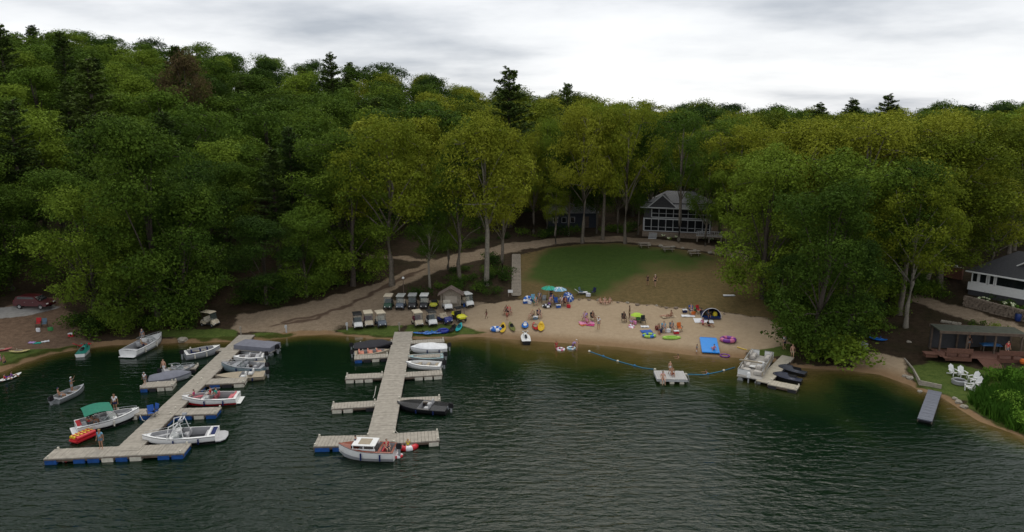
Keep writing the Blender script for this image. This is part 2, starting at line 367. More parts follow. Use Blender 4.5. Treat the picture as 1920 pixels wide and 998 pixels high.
LM = {'deep': leaf_mat('leaves_deep', (.022, .046, .009), (.046, .088, .013), (.09, .15, .018)),
      'mid': leaf_mat('leaves_mid', (.043, .080, .010), (.085, .138, .016), (.15, .215, .023)),
      'yellow': leaf_mat('leaves_yellow', (.074, .103, .010), (.136, .172, .014), (.23, .25, .024)),
      'pine': leaf_mat('needles', (.036, .066, .016), (.066, .105, .022), (.10, .145, .03), .1),
      'rust': leaf_mat('leaves_rust', (.05, .045, .02), (.10, .07, .035), (.12, .13, .03)),
      'fresh': leaf_mat('leaves_fresh', (.04, .10, .012), (.075, .18, .018), (.14, .25, .03))}
BARK = mat('bark', (.135, .115, .09), .9, var=.35, scale=4, bump=.6); BARKD = mat('bark_dark', (.06, .048, .038), .9, var=.35, scale=4, bump=.6)
BARKP = mat('bark_pale', (.20, .18, .145), .9, var=.3, scale=4, bump=.5)
def leaves(rs, C, Rr, per, size, flat=.72, up=.25, inner=.25):
    """leaf faces spread in the outer shell of clumps at C with radii Rr; each clump its own lopsided shape"""
    P = []; D = []
    for c, r in zip(C, Rr):
        n = max(12, int(per * r * r)); d = rs.normal(size=(n, 3)); d[:, 2] += up; d /= np.linalg.norm(d, axis=1)[:, None] + 1e-9
        k = rs.normal(size=(3, 3)) * 2.2; lump = 1 + .27 * np.sin(d @ k[0] + k[1, 0]) + .14 * np.sin(d @ k[1] * 2 + k[2, 0])
        rad = r * lump * (1 - inner * rs.random(n) ** 2 + .42 * rs.random(n) ** 5)
        sc = np.array([rs.uniform(.8, 1.3), rs.uniform(.8, 1.3), flat * rs.uniform(.75, 1.25)])
        P.append(c + d * rad[:, None] * sc); D.append(d)
    P = np.concatenate(P); D = np.concatenate(D); n = len(P)
    nrm = D + rs.normal(size=(n, 3)) * .55; nrm[:, 2] += .35; nrm /= np.linalg.norm(nrm, axis=1)[:, None]
    a = np.cross(nrm, rs.normal(size=(n, 3))); a /= np.linalg.norm(a, axis=1)[:, None] + 1e-9; b = np.cross(nrm, a)
    sz = size * (.45 + 1.1 * rs.random(n) ** 1.5)[:, None]; asp = (.4 + .45 * rs.random(n))[:, None]
    V = np.stack([P - a * sz * .5, P - b * sz * .5 * asp + nrm * sz * .08, P + a * sz * .5, P + b * sz * .5 * asp + nrm * sz * .08], 1).reshape(-1, 3)
    return V, np.arange(n * 4).reshape(n, 4)
def broad_tree(seed, H, rad, low, nl=46, per=62, size=.42, lr=(1.25, 2.3), sparse=0, lean=0):
    """returns trunk mesh, crown mesh; H metres high, crown radius rad, crown starting at low*H"""
    rs = np.random.RandomState(seed); mb = MB()
    zb, zt = low * H, H; zc = (zb + zt) / 2; hh = (zt - zb) / 2
    fork = max(zb * .9, H * .22); top = np.array([lean + rs.normal() * .5, rs.normal() * .5, H * .86]); r0 = .016 * H + .06
    tp = [np.array([0, 0, -.6]), np.array([0, 0, .5]), np.array([rs.normal() * .15, rs.normal() * .15, fork * .5]), np.array([lean * .3 + rs.normal() * .2, rs.normal() * .2, fork]), (np.array([lean * .3, 0, fork]) + top) / 2 + rs.normal(size=3) * .3, top]
    mb.tube(tp, [r0 * 1.45, r0 * 1.05, r0 * .9, r0 * .78, r0 * .45, .05], 9)
    C = []; Rr = []; tries = 0
    # big boughs first, each with a cloud of clumps round it: gives the crown its lobes
    nb = max(5, int(rad * 1.7)); boughs = []
    for k in range(nb):
        a = k / nb * math.tau * 1.0 + rs.random() * .9; e_ = rs.random()
        rr = rad * (.38 + .47 * rs.random()); zz = zc + hh * ((-.92 if low < .1 else -.68) + (1.62 if low < .1 else 1.38) * (k * .618 % 1.0)); prof = math.sqrt(max(.08, 1 - ((zz - zc) / hh) ** 2)) if zz > zc else (.75 + .25 * math.sqrt(max(0, 1 - ((zz - zc) / hh) ** 2)))
        boughs.append(np.array([lean * (zz / H) + rr * prof * math.cos(a), rr * prof * math.sin(a), zz]))
    boughs.append(np.array([lean, 0, zt - hh * .35])); boughs.append(np.array([lean + rs.normal(), rs.normal(), zt - hh * .25]))
    for bpt in boughs:
        st = np.array([lean * .3, 0, max(fork, bpt[2] - hh * .9)]); mid = (st + bpt) / 2 + np.array([0, 0, .4])
        mb.tube([st, mid, bpt], [r0 * .3, r0 * .18, .03], 6)
        for j in range(max(3, int(nl / len(boughs)))):
            d = rs.normal(size=3) * np.array([1, 1, .55]); q = bpt + d * rad * .205
            rxy = math.hypot(q[0] - lean, q[1]) / rad; rz_ = (q[2] - zc) / hh
            if rxy ** 2 + rz_ ** 2 * (1 if rz_ > 0 else .8) > .95:
                q = np.array([lean, 0, zc]) + (q - np.array([lean, 0, zc])) * (.93 / math.sqrt(rxy ** 2 + rz_ ** 2))
            if rs.random() < sparse: continue
            C.append(q); Rr.append(lr[0] * .6 + (lr[1] - lr[0] * .6) * rs.random() ** 1.2)
            if rs.random() < .4: mb.tube([bpt, q], [.06, .025], 4)
    V, F = leaves(rs, np.array(C), Rr, per, size)
    me = np_mesh('crown', V, F); 
    tm = bpy.data.meshes.new('trunk'); tm.from_pydata(mb.v, [], mb.f); tm.update()
    for p in tm.polygons: p.use_smooth = True
    return tm, me
def pine_tree(seed, H, rad, low=.2, size=.42, droop=-.1, dens=1.0, shape=.75):
    rs = np.random.RandomState(seed); mb = MB()
    mb.tube([(0, 0, -.6), (0, 0, H * .3), (rs.normal() * .2, rs.normal() * .2, H * .7), (0, 0, H)], [.02 * H, .016 * H, .009 * H, .03], 8)
    P = []; D = []; z = H * low
    while z < H * .985:
        f = (z - H * low) / (H * (1 - low)); rr = rad * (1 - f) ** shape * (.55 + .45 * min(1, f * 5)) + .35
        nb = rs.randint(4, 7); a0 = rs.random() * 6.28
        for k in range(nb):
            a = a0 + k * math.tau / nb + rs.normal() * .2; L = rr * rs.uniform(.65, 1.15); up = .18 + .35 * f + droop
            dirv = np.array([math.cos(a), math.sin(a), up]); st = np.array([0, 0, z + rs.normal() * .2]); en = st + dirv * L
            mb.tube([st, en], [.05 + .02 * (1 - f), .015], 4)
            n = int(46 * L * dens); t = rs.random(n) ** .6
            side = np.array([-math.sin(a), math.cos(a), 0]); wv = (rs.random(n) - .5) * 2 * (.16 + .30 * L * (1 - t) * .9 + .1)
            p = st + dirv * (L * t)[:, None] + side * wv[:, None] + np.stack([np.zeros(n), np.zeros(n), rs.normal(size=n) * .10 + .08], 1)
            P.append(p); D.append(np.tile(np.array([0, 0, 1.]), (n, 1)) + rs.normal(size=(n, 3)) * .35)
        z += rs.uniform(.55, .95) * (.6 + .5 * (1 - f))
    P = np.concatenate(P); nrm = np.concatenate(D); n = len(P); nrm /= np.linalg.norm(nrm, axis=1)[:, None]
    a = np.cross(nrm, rs.normal(size=(n, 3))); a /= np.linalg.norm(a, axis=1)[:, None]; b = np.cross(nrm, a); sz = size * (.6 + .8 * rs.random(n))[:, None]
    V = np.stack([P - a * sz * .5, P - b * sz * .22, P + a * sz * .5, P + b * sz * .22], 1).reshape(-1, 3)
    me = np_mesh('crown', V, np.arange(n * 4).reshape(n, 4)); tm = bpy.data.meshes.new('trunk'); tm.from_pydata(mb.v, [], mb.f); tm.update(); return tm, me
REF = 20.0
VAR = {}
# far kind: coarse leaves; near kind: more and finer
VAR['far'] = [broad_tree(10 + i, REF, rd, lw, nl=96, per=115, size=.32, lr=(1.0, 2.0)) for i, (rd, lw) in enumerate(((5.2, .15), (6.0, .25), (4.6, .12), (6.4, .3), (5.6, .2), (4.9, .22), (5.8, .1)))]
VAR['full'] = [broad_tree(30 + i, REF, rd, .03, nl=150, per=165, size=.245, lr=(1.0, 1.9)) for i, rd in enumerate((5.8, 6.6))]
VAR['high'] = [broad_tree(40 + i, REF, rd, lw, nl=120, per=155, size=.245, lr=(.95, 1.9)) for i, (rd, lw) in enumerate(((7.0, .34), (6.2, .38), (7.4, .3)))]
VAR['mid'] = [broad_tree(80 + i, REF, rd, lw, nl=130, per=155, size=.245, lr=(1.0, 1.9)) for i, (rd, lw) in enumerate(((7.0, .2), (6.2, .14)))]
VAR['thin'] = [broad_tree(50 + i, REF, rd, lw, nl=100, per=140, size=.245, lr=(.8, 1.5), sparse=.1) for i, (rd, lw) in enumerate(((5.6, .3), (4.8, .36)))]
VAR['pine'] = [pine_tree(60, REF, 4.6, .12), pine_tree(61, REF, 3.8, .28), pine_tree(62, REF, 3.3, .3, shape=.5)]
VAR['small'] = [broad_tree(70 + i, REF, rd, .06, nl=60, per=60, size=.55, lr=(1.6, 2.9)) for i, rd in enumerate((8.5, 10))]
rt = random.Random(5)
def tree(x, y, H, var, k, leafm, label, group=None, rs=1.0, bark=None, name='broadleaf_tree', cat='tree', rz=None, z=None):
    tm, cm = VAR[var][k % len(VAR[var])]
    zz = hgt(x, y) if z is None else z
    o = root(name, label, cat, (x, y, zz - .1), rt.random() * 6.28 if rz is None else rz, group)
    s = H / REF; o.scale = (s * rs, s * rs, s)
    t_ = bpy.data.objects.new('trunk', tm); COL.objects.link(t_); t_.parent = o
    c_ = bpy.data.objects.new('crown', cm); COL.objects.link(c_); c_.parent = o
    for ob, mm in ((t_, bark or BARKD), (c_, LM[leafm])):
        if not ob.data.materials: ob.data.materials.append(mm)
        ob.material_slots[0].link = 'OBJECT'; ob.material_slots[0].material = mm
    return o
def depth_of(p): return p[1] * math.cos(PITCH) + (CAMH - p[2]) * math.sin(PITCH)
def top_height(x, y, py):
    """height that makes a top at (x, y) show at this row"""
    # solve (499-py)/F = up/fwd
    k = (499 - py) / FPX; cp, sp = math.cos(PITCH), math.sin(PITCH)
    dz = y * (k * cp + sp) / (cp - k * -sp) if False else None
    # up = y*sp + dz*cp ; fwd = y*cp - dz*sp
    dz = (k * y * cp - y * sp) / (cp + k * sp)
    return CAMH + dz - hgt(x, y)
HERO = []   # x, y, radius: kept free of fill trees
def hero(px, py, top, var, k, leafm, label, rs=1.0, bark=None, name='broadleaf_tree', depth=None, rz=None):
    if depth is None: p = G(px, py)
    else:
        u = (px - 960) / FPX; y = depth; p = Vector((u * depth * 1.0, y, 0)); p.z = hgt(p.x, p.y)
        d = depth_of(p); p.x = u * d
    H = top_height(p.x, p.y, top); HERO.append((p.x, p.y, 3.6 * rs))
    return tree(p.x, p.y, H, var, k, leafm, label, rs=rs, bark=bark, name=name, rz=rz)
HT = [
 (182, 614, 342, 'mid', 1, 'mid', 'bright leafy tree overhanging the left shore beside the parked red car', 1.05, None),
 (25, 545, 345, 'mid', 1, 'mid', 'leafy green tree standing at the far left behind the red car', 1.15, None),
 (232, 620, 430, 'full', 1, 'mid', 'low bushy tree on the shore behind the small jet boat', .95, None),
 (300, 612, 208, 'full', 0, 'mid', 'tall leafy tree rising behind the white boat anchored by the left shore', .95, None),
 (350, 600, 330, 'full', 1, 'deep', 'dark leafy tree beside the golf cart near the left dock', 1.0, None),
 (500, 570, 400, 'full', 0, 'deep', 'dark low tree at the wood edge above the boat ramp', 1.3, None),
 (575, 556, 385, 'full', 1, 'deep', 'dark bushy tree along the ramp next to the wood', 1.1, None),
 (662, 536, 290, 'full', 0, 'mid', 'leafy tree with branches sweeping down over the dirt road', 1.1, None),
 (735, 535, 222, 'high', 0, 'yellow', 'spreading oak with a thick bare trunk where the dirt road bends', .95, BARK),
 (806, 541, 385, 'high', 1, 'mid', 'slim young tree with a pale trunk behind the parked golf carts', .8, BARKP),
 (862, 528, 262, 'thin', 0, 'mid', 'slender tree behind the notice hut', .85, BARK),
 (912, 536, 218, 'high', 1, 'yellow', 'tall oak with a straight pale trunk left of the wooden stairs', .85, BARKP),
 (943, 520, 300, 'thin', 1, 'yellow', 'thin yellowish tree between the pale oak and the wooden stairs', .8, BARK),
 (840, 505, 300, 'mid', 1, 'mid', 'leafy tree beside the road above the notice hut', .75, BARK),
 (1042, 458, 345, 'thin', 1, 'yellow', 'short oak with yellow green leaves at the top left lawn corner', .95, BARK),
 (1092, 456, 195, 'high', 0, 'yellow', 'oak with a thin trunk on the road above the lawn', .72, BARK),
 (1130, 450, 200, 'high', 1, 'yellow', 'oak behind the road above the middle of the lawn', .72, BARK),
 (1172, 457, 192, 'high', 2, 'yellow', 'tall oak at the top edge of the lawn left of the lodge', .7, BARK),
 (1218, 438, 215, 'thin', 0, 'mid', 'slim tree at the left corner of the screened lodge', .8, BARK),
 (1272, 455, 205, 'thin', 1, 'deep', 'thin trunked tree standing in front of the screened lodge', .7, BARK),
 (1322, 462, 280, 'mid', 0, 'mid', 'leafy tree by the right end of the lodge porch', .62, BARK),
 (1380, 455, 232, 'high', 0, 'yellow', 'broad oak right of the lodge leaning over the road', .95, BARK),
 (1455, 520, 300, 'full', 1, 'mid', 'leafy tree at the right edge of the dry lawn', .95, BARK),
 (1470, 600, 470, 'full', 0, 'deep', 'low dark tree at the right end of the sandy beach', 1.15, None),
 (1530, 660, 325, 'full', 1, 'mid', 'large dense tree hanging over the water beside the pontoon boat dock', .95, None),
 (1590, 640, 440, 'full', 0, 'deep', 'dense low tree over the water left of the small private beach', 1.0, None),
 (1600, 540, 212, 'high', 2, 'yellow', 'wide oak with a yellow green crown in the middle of the right wood', 1.1, BARK),
 (1500, 500, 225, 'high', 1, 'yellow', 'wide oak standing behind the right end of the dry lawn', 1.1, BARK),
 (1698, 614, 330, 'high', 0, 'yellow', 'oak with a thick pale trunk beside the wooden deck', .85, BARKP),
 (1686, 590, 300, 'high', 1, 'mid', 'dark trunked oak just behind the pale trunked one', .9, BARK),
 (1720, 500, 212, 'high', 0, 'yellow', 'wide crowned oak behind the white cottage path', 1.05, BARK),
 (1430, 560, 262, 'full', 1, 'mid', 'broad leafy tree overhanging the right corner of the lawn', 1.0, None),
 (1650, 560, 300, 'full', 0, 'mid', 'full leafy tree between the beach wood and the thick pale trunk', 1.15, None),
 (1570, 590, 270, 'full', 1, 'mid', 'tall full tree rising behind the tree over the water', 1.0, None),
 (1760, 540, 250, 'high', 1, 'yellow', 'oak whose crown spreads over the path left of the cottage', 1.15, BARK),
 (1660, 500, 225, 'high', 0, 'yellow', 'tall oak in the middle of the right wood behind the full leafy ones', 1.15, BARK),
 (1350, 440, 222, 'high', 0, 'mid', 'oak right behind the lodge roof corner', 1.0, BARK),
 (1850, 530, 330, 'thin', 0, 'yellow', 'slim oak leaning over the cottage roof', 1.2, BARK),
 (1738, 548, 318, 'mid', 0, 'yellow', 'low spreading oak between the pale trunked oak and the cottage', 1.25, BARK),
 (1888, 492, 312, 'mid', 1, 'yellow', 'wide oak with low boughs behind the cottage roof', 1.3, BARK),
 (1066, 443, 235, 'mid', 0, 'mid', 'leafy tree in front of the low blue grey cabin', .62, BARK),
 (1118, 438, 240, 'mid', 1, 'deep', 'dark leafy tree at the right end of the blue grey cabin', .62, BARK),
 (1158, 438, 225, 'mid', 0, 'mid', 'leafy tree left of the lodge among thin trunks', .66, BARK),
 (1196, 440, 232, 'mid', 1, 'deep', 'dark tree close to the left wall of the lodge', .55, BARK),
 (1366, 468, 285, 'mid', 1, 'mid', 'leafy tree at the road bend right of the lodge deck', .8, BARK),
 (1000, 438, 240, 'mid', 0, 'yellow', 'leafy yellow green tree above the road at the top of the stairs', .65, BARK),
 (1025, 436, 215, 'mid', 1, 'mid', 'leafy tree above the road left of the cabin', .6, BARK),
 (1815, 455, 212, 'high', 2, 'yellow', 'big oak rising behind the roof of the white cottage', 1.0, BARK),
 (1900, 470, 240, 'high', 1, 'yellow', 'oak crown at the right edge above the cottage', 1.0, BARK),
]
for (px, py, top, var, k, lm, lb, rs_, bk) in HT: hero(px, py, top, var, k, lm, lb, rs_, bk)
for (px, dep, top, k, rs_, lb) in ((955, 132, 126, 0, 1.15, 'tall lone pine topping the wood above the wooden stairs'),
        (200, 128, 108, 0, 1.15, 'broad white pine with layered boughs on the left slope'), (60, 118, 185, 0, 1.1, 'dark pine at the left side of the slope'),
        (556, 112, 235, 1, .9, 'dark pine with a bare lower trunk deep in the wood'), (630, 175, 98, 0, .9, 'pine tip standing alone on the ridge skyline'),
        (350, 165, 82, 1, .9, 'pine on the ridge beside the rusty crown'), (1060, 150, 158, 2, .7, 'narrow pine poking above the oaks left of the lodge'),
        (1585, 190, 184, 0, 1.3, 'distant pine on the right skyline, left one of three'), (1650, 195, 176, 0, 1.35, 'distant broad pine on the right skyline, middle of three'),
        (1525, 200, 192, 0, 1.3, 'distant pine on the right skyline near the dip'), (30, 175, 42, 0, .9, 'pine tip at the top left skyline'), (140, 170, 56, 1, .9, 'pine on the left skyline right of the first tip')):
    hero(px, 0, top, 'pine', k, 'pine', lb, rs_, None, 'pine_tree', depth=dep)
hero(365, 0, 90, 'far', 1, 'rust', 'tree with a rusty brown crown on the left ridge', .6, None, depth=158)
LODGE = G(1268, 441); HOUSE = G(1880, 552)
# fill: the wood on the slopes
def in_view(x, y, z): 
    d = y * math.cos(PITCH) + (CAMH - z) * math.sin(PITCH); u = 960 + FPX * x / max(d, 1); return -90 < u < 2010, u, d
cand = []

rt2 = random.Random(11); yy = 84.0; row = 0
while yy < 262:
    st = np.interp(yy, [84, 120, 180, 262], [8.8, 9.8, 11.3, 13.6]); xx = -230 + (row % 2) * st / 2
    while xx < 230:
        cand.append((xx + rt2.uniform(-1.7, 1.7), yy + rt2.uniform(-1.6, 1.6))); xx += st
    yy += st * .87; row += 1
road_w = Z_ROAD
nfill = 0
for (x, y) in cand:
    z = hgt(x, y); ok, u, dep = in_view(x, y, z)
    if not ok: continue
    d = float(sd_poly(LAND, [x], [y])[0])
    if d < 3: continue
    # open places
    if float(sd_poly(Z_ROAD, [x], [y], False)[0]) < 4.6 or float(sd_poly(Z_LAWN, [x], [y])[0]) > -4 or float(sd_poly(Z_SAND, [x], [y])[0]) > -4 or float(sd_poly(Z_PARK, [x], [y])[0]) > -4: continue
    if float(sd_poly(Z_YARD, [x], [y])[0]) > -3 or float(sd_poly(Z_PATH, [x], [y], False)[0]) < 4: continue
    if abs(x - LODGE.x) < 13 and -6 < y - LODGE.y < 12: continue
    if 735 < u < 1460 and y < Z_ROAD[6][1] + 1: continue
    if 700 < u < 1130 and y < 126: continue
    if u > 1590 and y < HOUSE.y + 12: continue
    if u > 1400 and y < 96: continue
    if any((x - a) ** 2 + (y - b) ** 2 < r * r * 1.7 for a, b, r in HERO): continue
    H = rt2.uniform(15.5, 23) if y < 150 else rt2.uniform(17.5, 21.5)
    if u > 1380: H -= 1.5
    if d < 12: H = rt2.uniform(11, 15)
    pr = rt2.random(); isp = pr < (.16 if u < 700 else .06 if y < 165 else 0)
    yel = smooth(560, 1000, np.array(u)) * .72
    lm = 'yellow' if rt2.random() < yel else ('deep' if rt2.random() < .38 else 'mid')
    if y > 175 and u > 1250 and rt2.random() < .75: lm = 'deep'
    where = 'on the left slope' if u < 500 else 'on the middle slope' if u < 1000 else 'behind the lawn' if u < 1400 else 'behind the right shore'
    if isp: tree(x, y, H * .98, 'pine', rt2.randrange(3), 'pine', 'dark green pine among the broadleaf trees of the wood ' + where, 'pines in the wood ' + where, name='pine_tree', rs=1.05)
    else:
        cname = {'yellow': 'yellow green', 'deep': 'dark green', 'mid': 'mid green'}[lm]
        var = 'far' if y > 112 else 'full'
        tree(x, y, H, var, rt2.randrange(7), lm, f'{cname} broadleaf tree, one of many in the wood {where}', f'{cname} trees in the wood {where}', rs=rt2.uniform(1.0, 1.3) * (1.12 if y > 150 else 1))
    nfill += 1
print('FILL', nfill, 'HERO', len(HERO))

# ------------------------------------------------------------------ shared materials
WHITE = mat('white_paint', (.72, .72, .70), .5, var=.06); TRIM = mat('white_trim', (.44, .45, .46), .6, var=.08)
DGLASS = mat('dark_glass', (.012, .015, .018), .08, spec=.6); SCREEN = mat('insect_screen', (.012, .013, .014), .8, spec=.1)
ROOFG = mat('grey_shingles', (.22, .22, .23), .9, var=.3, scale=6, bump=.4); ROOFD = mat('dark_shingles', (.045, .045, .048), .9, var=.25, scale=6, bump=.4)
DARKW = mat('dark_siding', (.05, .05, .055), .8); STONE = mat('stone', (.19, .15, .115), .95, var=.4, scale=3, bump=.8); STONEP = mat('pale_stone', (.30, .27, .22), .95, var=.3, scale=5, bump=.5)
WOOD = mat('grey_wood', (.27, .235, .19), .9, var=.28, scale=5, bump=.3); REDW = mat('shaded_red_wood', (.135, .062, .042), .8, var=.2, scale=5); BROWNW = mat('brown_wood', (.11, .08, .06), .85, var=.25)  # the deck's red wood has the trees' shade darkened into its colour
GREENM = mat('shaded_green_roofing', (.045, .05, .035), .9, var=.3); BLACK = mat('black_plastic', (.015, .015, .016), .5); METAL = mat('aluminium', (.45, .46, .47), .4, .7)  # pavilion roofing green is darkened to carry the shade of the trees
RUBBER = mat('rubber', (.02, .02, .02), .9); GLASS = mat('tinted_glass', (.10, .14, .15), .08, spec=.8)
def ang(a, b): return math.atan2(b[1] - a[1], b[0] - a[0])

# ------------------------------------------------------------------ screened lodge behind the lawn
p0, p1 = G(1203, 443), G(1345, 450); rzL = ang(p0, p1); Lw = 11.6
lod = root('lodge', 'two storey lodge with white framed screened porch and grey shingle roof behind the road', 'lodge', (p0.x, p0.y, min(p0.z, p1.z) - .3), rzL)
MB().box((Lw / 2 + .6, 4.3, .55), (Lw + 1.0, 8.6, 1.5)).build('foundation', STONE, lod)
MB().box((Lw / 2 + .6, 4.4, 4.05), (Lw + .7, 8.0, 5.5)).build('wall', DARKW, lod)
zf = [(1.45, 3.75), (4.05, 5.75)]
npan = 9
for lvl, (za_, zb_) in enumerate(zf):
    for k in range(npan):
        x0 = .35 + k * (Lw + .5) / npan; x1 = x0 + (Lw + .5) / npan
        if lvl == 1 and k in (0,): continue
        w = MB()
        for xx in (x0, x1): w.box((xx, .28, (za_ + zb_) / 2), (.17 if lvl == 0 else .13, .16, zb_ - za_ + .1))
        w.box(((x0 + x1) / 2, .29, za_), (x1 - x0, .13, .14)); w.box(((x0 + x1) / 2, .29, zb_), (x1 - x0, .13, .2)); w.box(((x0 + x1) / 2, .3, za_ + .75), (x1 - x0, .08, .07))
        f = w.build('window', TRIM, lod)
        MB().box(((x0 + x1) / 2, .34, (za_ + zb_) / 2), (x1 - x0 - .1, .03, zb_ - za_ - .1)).build('screen_pane', SCREEN, f)
lod.scale = (.93, .93, .93)
# side windows
for k in range(3):
    y0 = .7 + k * 2.4; w = MB()
    for yy_ in (y0, y0 + 2): w.box((.16, yy_, 2.6), (.12, .14, 2.3))
    w.box((.16, y0 + 1, 1.5), (.1, 2, .12)); w.box((.16, y0 + 1, 3.75), (.1, 2, .14)); f = w.build('window', TRIM, lod)
    MB().box((.2, y0 + 1, 2.6), (.05, 1.9, 2.1)).build('screen_pane', SCREEN, f)
rf = MB(); e0, e1, zr, zt_ = -.35, Lw + 1.55, 6.1, 8.7
rf.add([(e0, -.6, zr), (e1, -.6, zr), (e1, 9.2, zr), (e0, 9.2, zr), (4.0, 4.3, zt_), (Lw - 2.6, 4.3, zt_),
        (e0, -.6, zr - .25), (e1, -.6, zr - .25), (e1, 9.2, zr - .25), (e0, 9.2, zr - .25)],
       [(0, 1, 5, 4), (1, 2, 5), (2, 3, 4, 5), (3, 0, 4), (6, 7, 1, 0), (7, 8, 2, 1), (8, 9, 3, 2), (9, 6, 0, 3), (9, 8, 7, 6)])
roof = rf.build('roof', ROOFG, lod)
MB().box((e0 + (e1 - e0) / 2, -.64, zr - .14), (e1 - e0, .06, .26)).build('fascia', TRIM, lod)
gb = MB(); gb.add([(1.2, -.8, 6.0), (6.2, -.8, 6.0), (3.7, -.8, 8.3), (1.2, 3.4, 6.0), (6.2, 3.4, 6.0), (3.7, 4.2, 8.3)], [(0, 1, 2), (1, 4, 5, 2), (3, 0, 2, 5), (4, 3, 5)])
g_ = gb.build('gable', ROOFD, lod)
tr_ = MB(); tr_.tube([(1.0, -.86, 6.02), (3.7, -.86, 8.38)], .09, 4); tr_.tube([(6.4, -.86, 6.02), (3.7, -.86, 8.38)], .09, 4); tr_.box((3.7, -.86, 6.0), (5.3, .08, .16)); tr_.build('gable_trim', TRIM, g_)
MB().box((9.6, 5.2, 8.7), (.8, .8, 1.3)).build('chimney', STONE, roof)
dk = MB(); dk.box((Lw + .9, -1.4, 1.25), (4.6, 3.0, .14))
for q in range(3): dk.box((Lw - 1.2 + q * 2.1, -2.7, .5), (.14, .14, 1.5))
dk.build('porch_deck', WOOD, lod)
rl = MB(); rl.box((Lw + .9, -2.85, 2.25), (4.6, .08, .09)); rl.box((Lw + .9, -2.85, 1.45), (4.6, .06, .06))
for q in range(15): rl.box((Lw - 1.3 + q * .31, -2.85, 1.8), (.06, .06, .85))
rl.build('railing', TRIM, lod)
st = MB()
for q in range(5): st.box((2.2, -.5 - q * .32, 1.1 - q * .2), (1.5, .32, .1))
st.build('steps', TRIM, lod)
# cabin glimpsed left of the lodge
p = G(1075, 432); cab = root('cabin', 'low cabin with blue grey wall half hidden by trees left of the lodge', 'cabin', (p.x, p.y + 3, hgt(p.x, p.y + 3)), .05)
MB().box((0, 2, 1.4), (9, 5, 2.9)).build('wall', mat('blue_grey_siding', (.03, .036, .05), .8), cab)
MB().add([(-4.9, -.9, 2.8), (4.9, -.9, 2.8), (4.9, 5, 2.8), (-4.9, 5, 2.8), (-4.9, 2, 4.4), (4.9, 2, 4.4)], [(0, 1, 5, 4), (2, 3, 4, 5), (1, 2, 5), (3, 0, 4), (3, 2, 1, 0)]).build('roof', ROOFG, cab)
for k in range(3):
    f = MB().box((-3.2 + k * 1.6, -.53, 1.55), (.9, .06, 1.1)).build('window', TRIM, cab); MB().box((-3.2 + k * 1.6, -.57, 1.55), (.75, .04, .95)).build('pane', DGLASS, f)
MB().box((2.6, -.53, 1.1), (1.0, .07, 2.1)).build('door', BROWNW, cab)

# ------------------------------------------------------------------ white cottage at the right edge
h0, h1 = G(1812, 552), G(1925, 575); rzH = ang(h0, h1)
hz = h0.z + .15
hs = root('cottage', 'white waterside cottage with a band of windows and dark roof at the right edge', 'cottage', (h0.x, h0.y, hz), rzH)
HL = 13.0
MB().box((HL / 2, 4, -.1), (HL - .2, 7.8, 1.3)).build('foundation', DARKW, hs)
MB().box((HL / 2, 4.0, 1.05), (HL, 8, 1.0)).box((HL / 2, 4.2, 2.2), (HL - .3, 7.6, 1.4)).build('wall', WHITE, hs)
wins = [(.35, .95), (1.2, 2.0), (2.35, 2.85), (3.15, 6.3), (6.6, 7.2), (7.6, 8.6), (8.9, 12.3)]
for a, b in wins:
    w = MB(); w.box(((a + b) / 2, .22, 1.62), (b - a + .16, .16, .12)); w.box(((a + b) / 2, .22, 2.86), (b - a + .16, .16, .1))
    for xx in (a - .04, b + .04): w.box((xx, .22, 2.24), (.12, .16, 1.14))
    f = w.build('window', WHITE, hs); MB().box(((a + b) / 2, .3, 2.24), (b - a, .06, 1.14)).build('pane', DGLASS, f)
for k in range(2):
    f = MB().box((.1, 2.2 + k * 3, 2.2), (.1, 1.5, 1.2)).build('window', WHITE, hs); MB().box((.04, 2.2 + k * 3, 2.2), (.04, 1.3, 1.0)).build('pane', DGLASS, f)
MB().box((HL / 2, -.36, 2.98), (HL + .7, .1, .18)).build('gutter', WHITE, hs)
rr = MB(); rr.add([(-.4, -.35, 3.02), (HL + .4, -.35, 3.02), (HL + .4, 8.4, 3.02), (-.4, 8.4, 3.02), (3.4, 4.6, 5.7), (HL - 2, 4.6, 5.7), (-.4, -.35, 2.9), (HL + .4, -.35, 2.9), (HL + .4, 8.4, 2.9), (-.4, 8.4, 2.9)],
      [(0, 1, 5, 4), (1, 2, 5), (2, 3, 4, 5), (3, 0, 4), (6, 7, 1, 0), (7, 8, 2, 1), (8, 9, 3, 2), (9, 6, 0, 3), (9, 8, 7, 6)])
roof = rr.build('roof', ROOFD, hs)
MB().add([(4.6, 1.9, 4.2), (6.6, 1.9, 4.2), (5.6, 1.85, 4.9), (5.6, 4.2, 4.9), (4.6, 4.2, 4.7), (6.6, 4.2, 4.7)], [(0, 1, 2), (1, 5, 3, 2), (4, 0, 2, 3), (5, 4, 3)]).build('dormer', ROOFD, roof)
MB().tube([(4.5, 1.85, 4.23), (5.6, 1.82, 4.96)], .08, 4).tube([(6.7, 1.85, 4.23), (5.6, 1.82, 4.96)], .08, 4).build('dormer_trim', WHITE, roof)
# small brick shed beyond the cottage
p = G(1790, 520); sh_ = root('garden_wall', 'low brick wall with flower pots left of the white cottage', 'wall', (p.x - .6, p.y, p.z), rzH)
MB().box((0, 0, .7), (3.0, .35, 1.6)).build('wall', mat('brick', (.20, .09, .06), .9, var=.3, scale=8), sh_); MB().box((0, 0, 1.54), (3.1, .45, .09)).build('coping', STONEP, sh_)
for k in (-1, .6): MB().lathe((k, 0, 1.585), [(.13, 0), (.2, .32), (.23, .32), (.2, .3)], 10).build('flower_pot', WHITE, sh_)

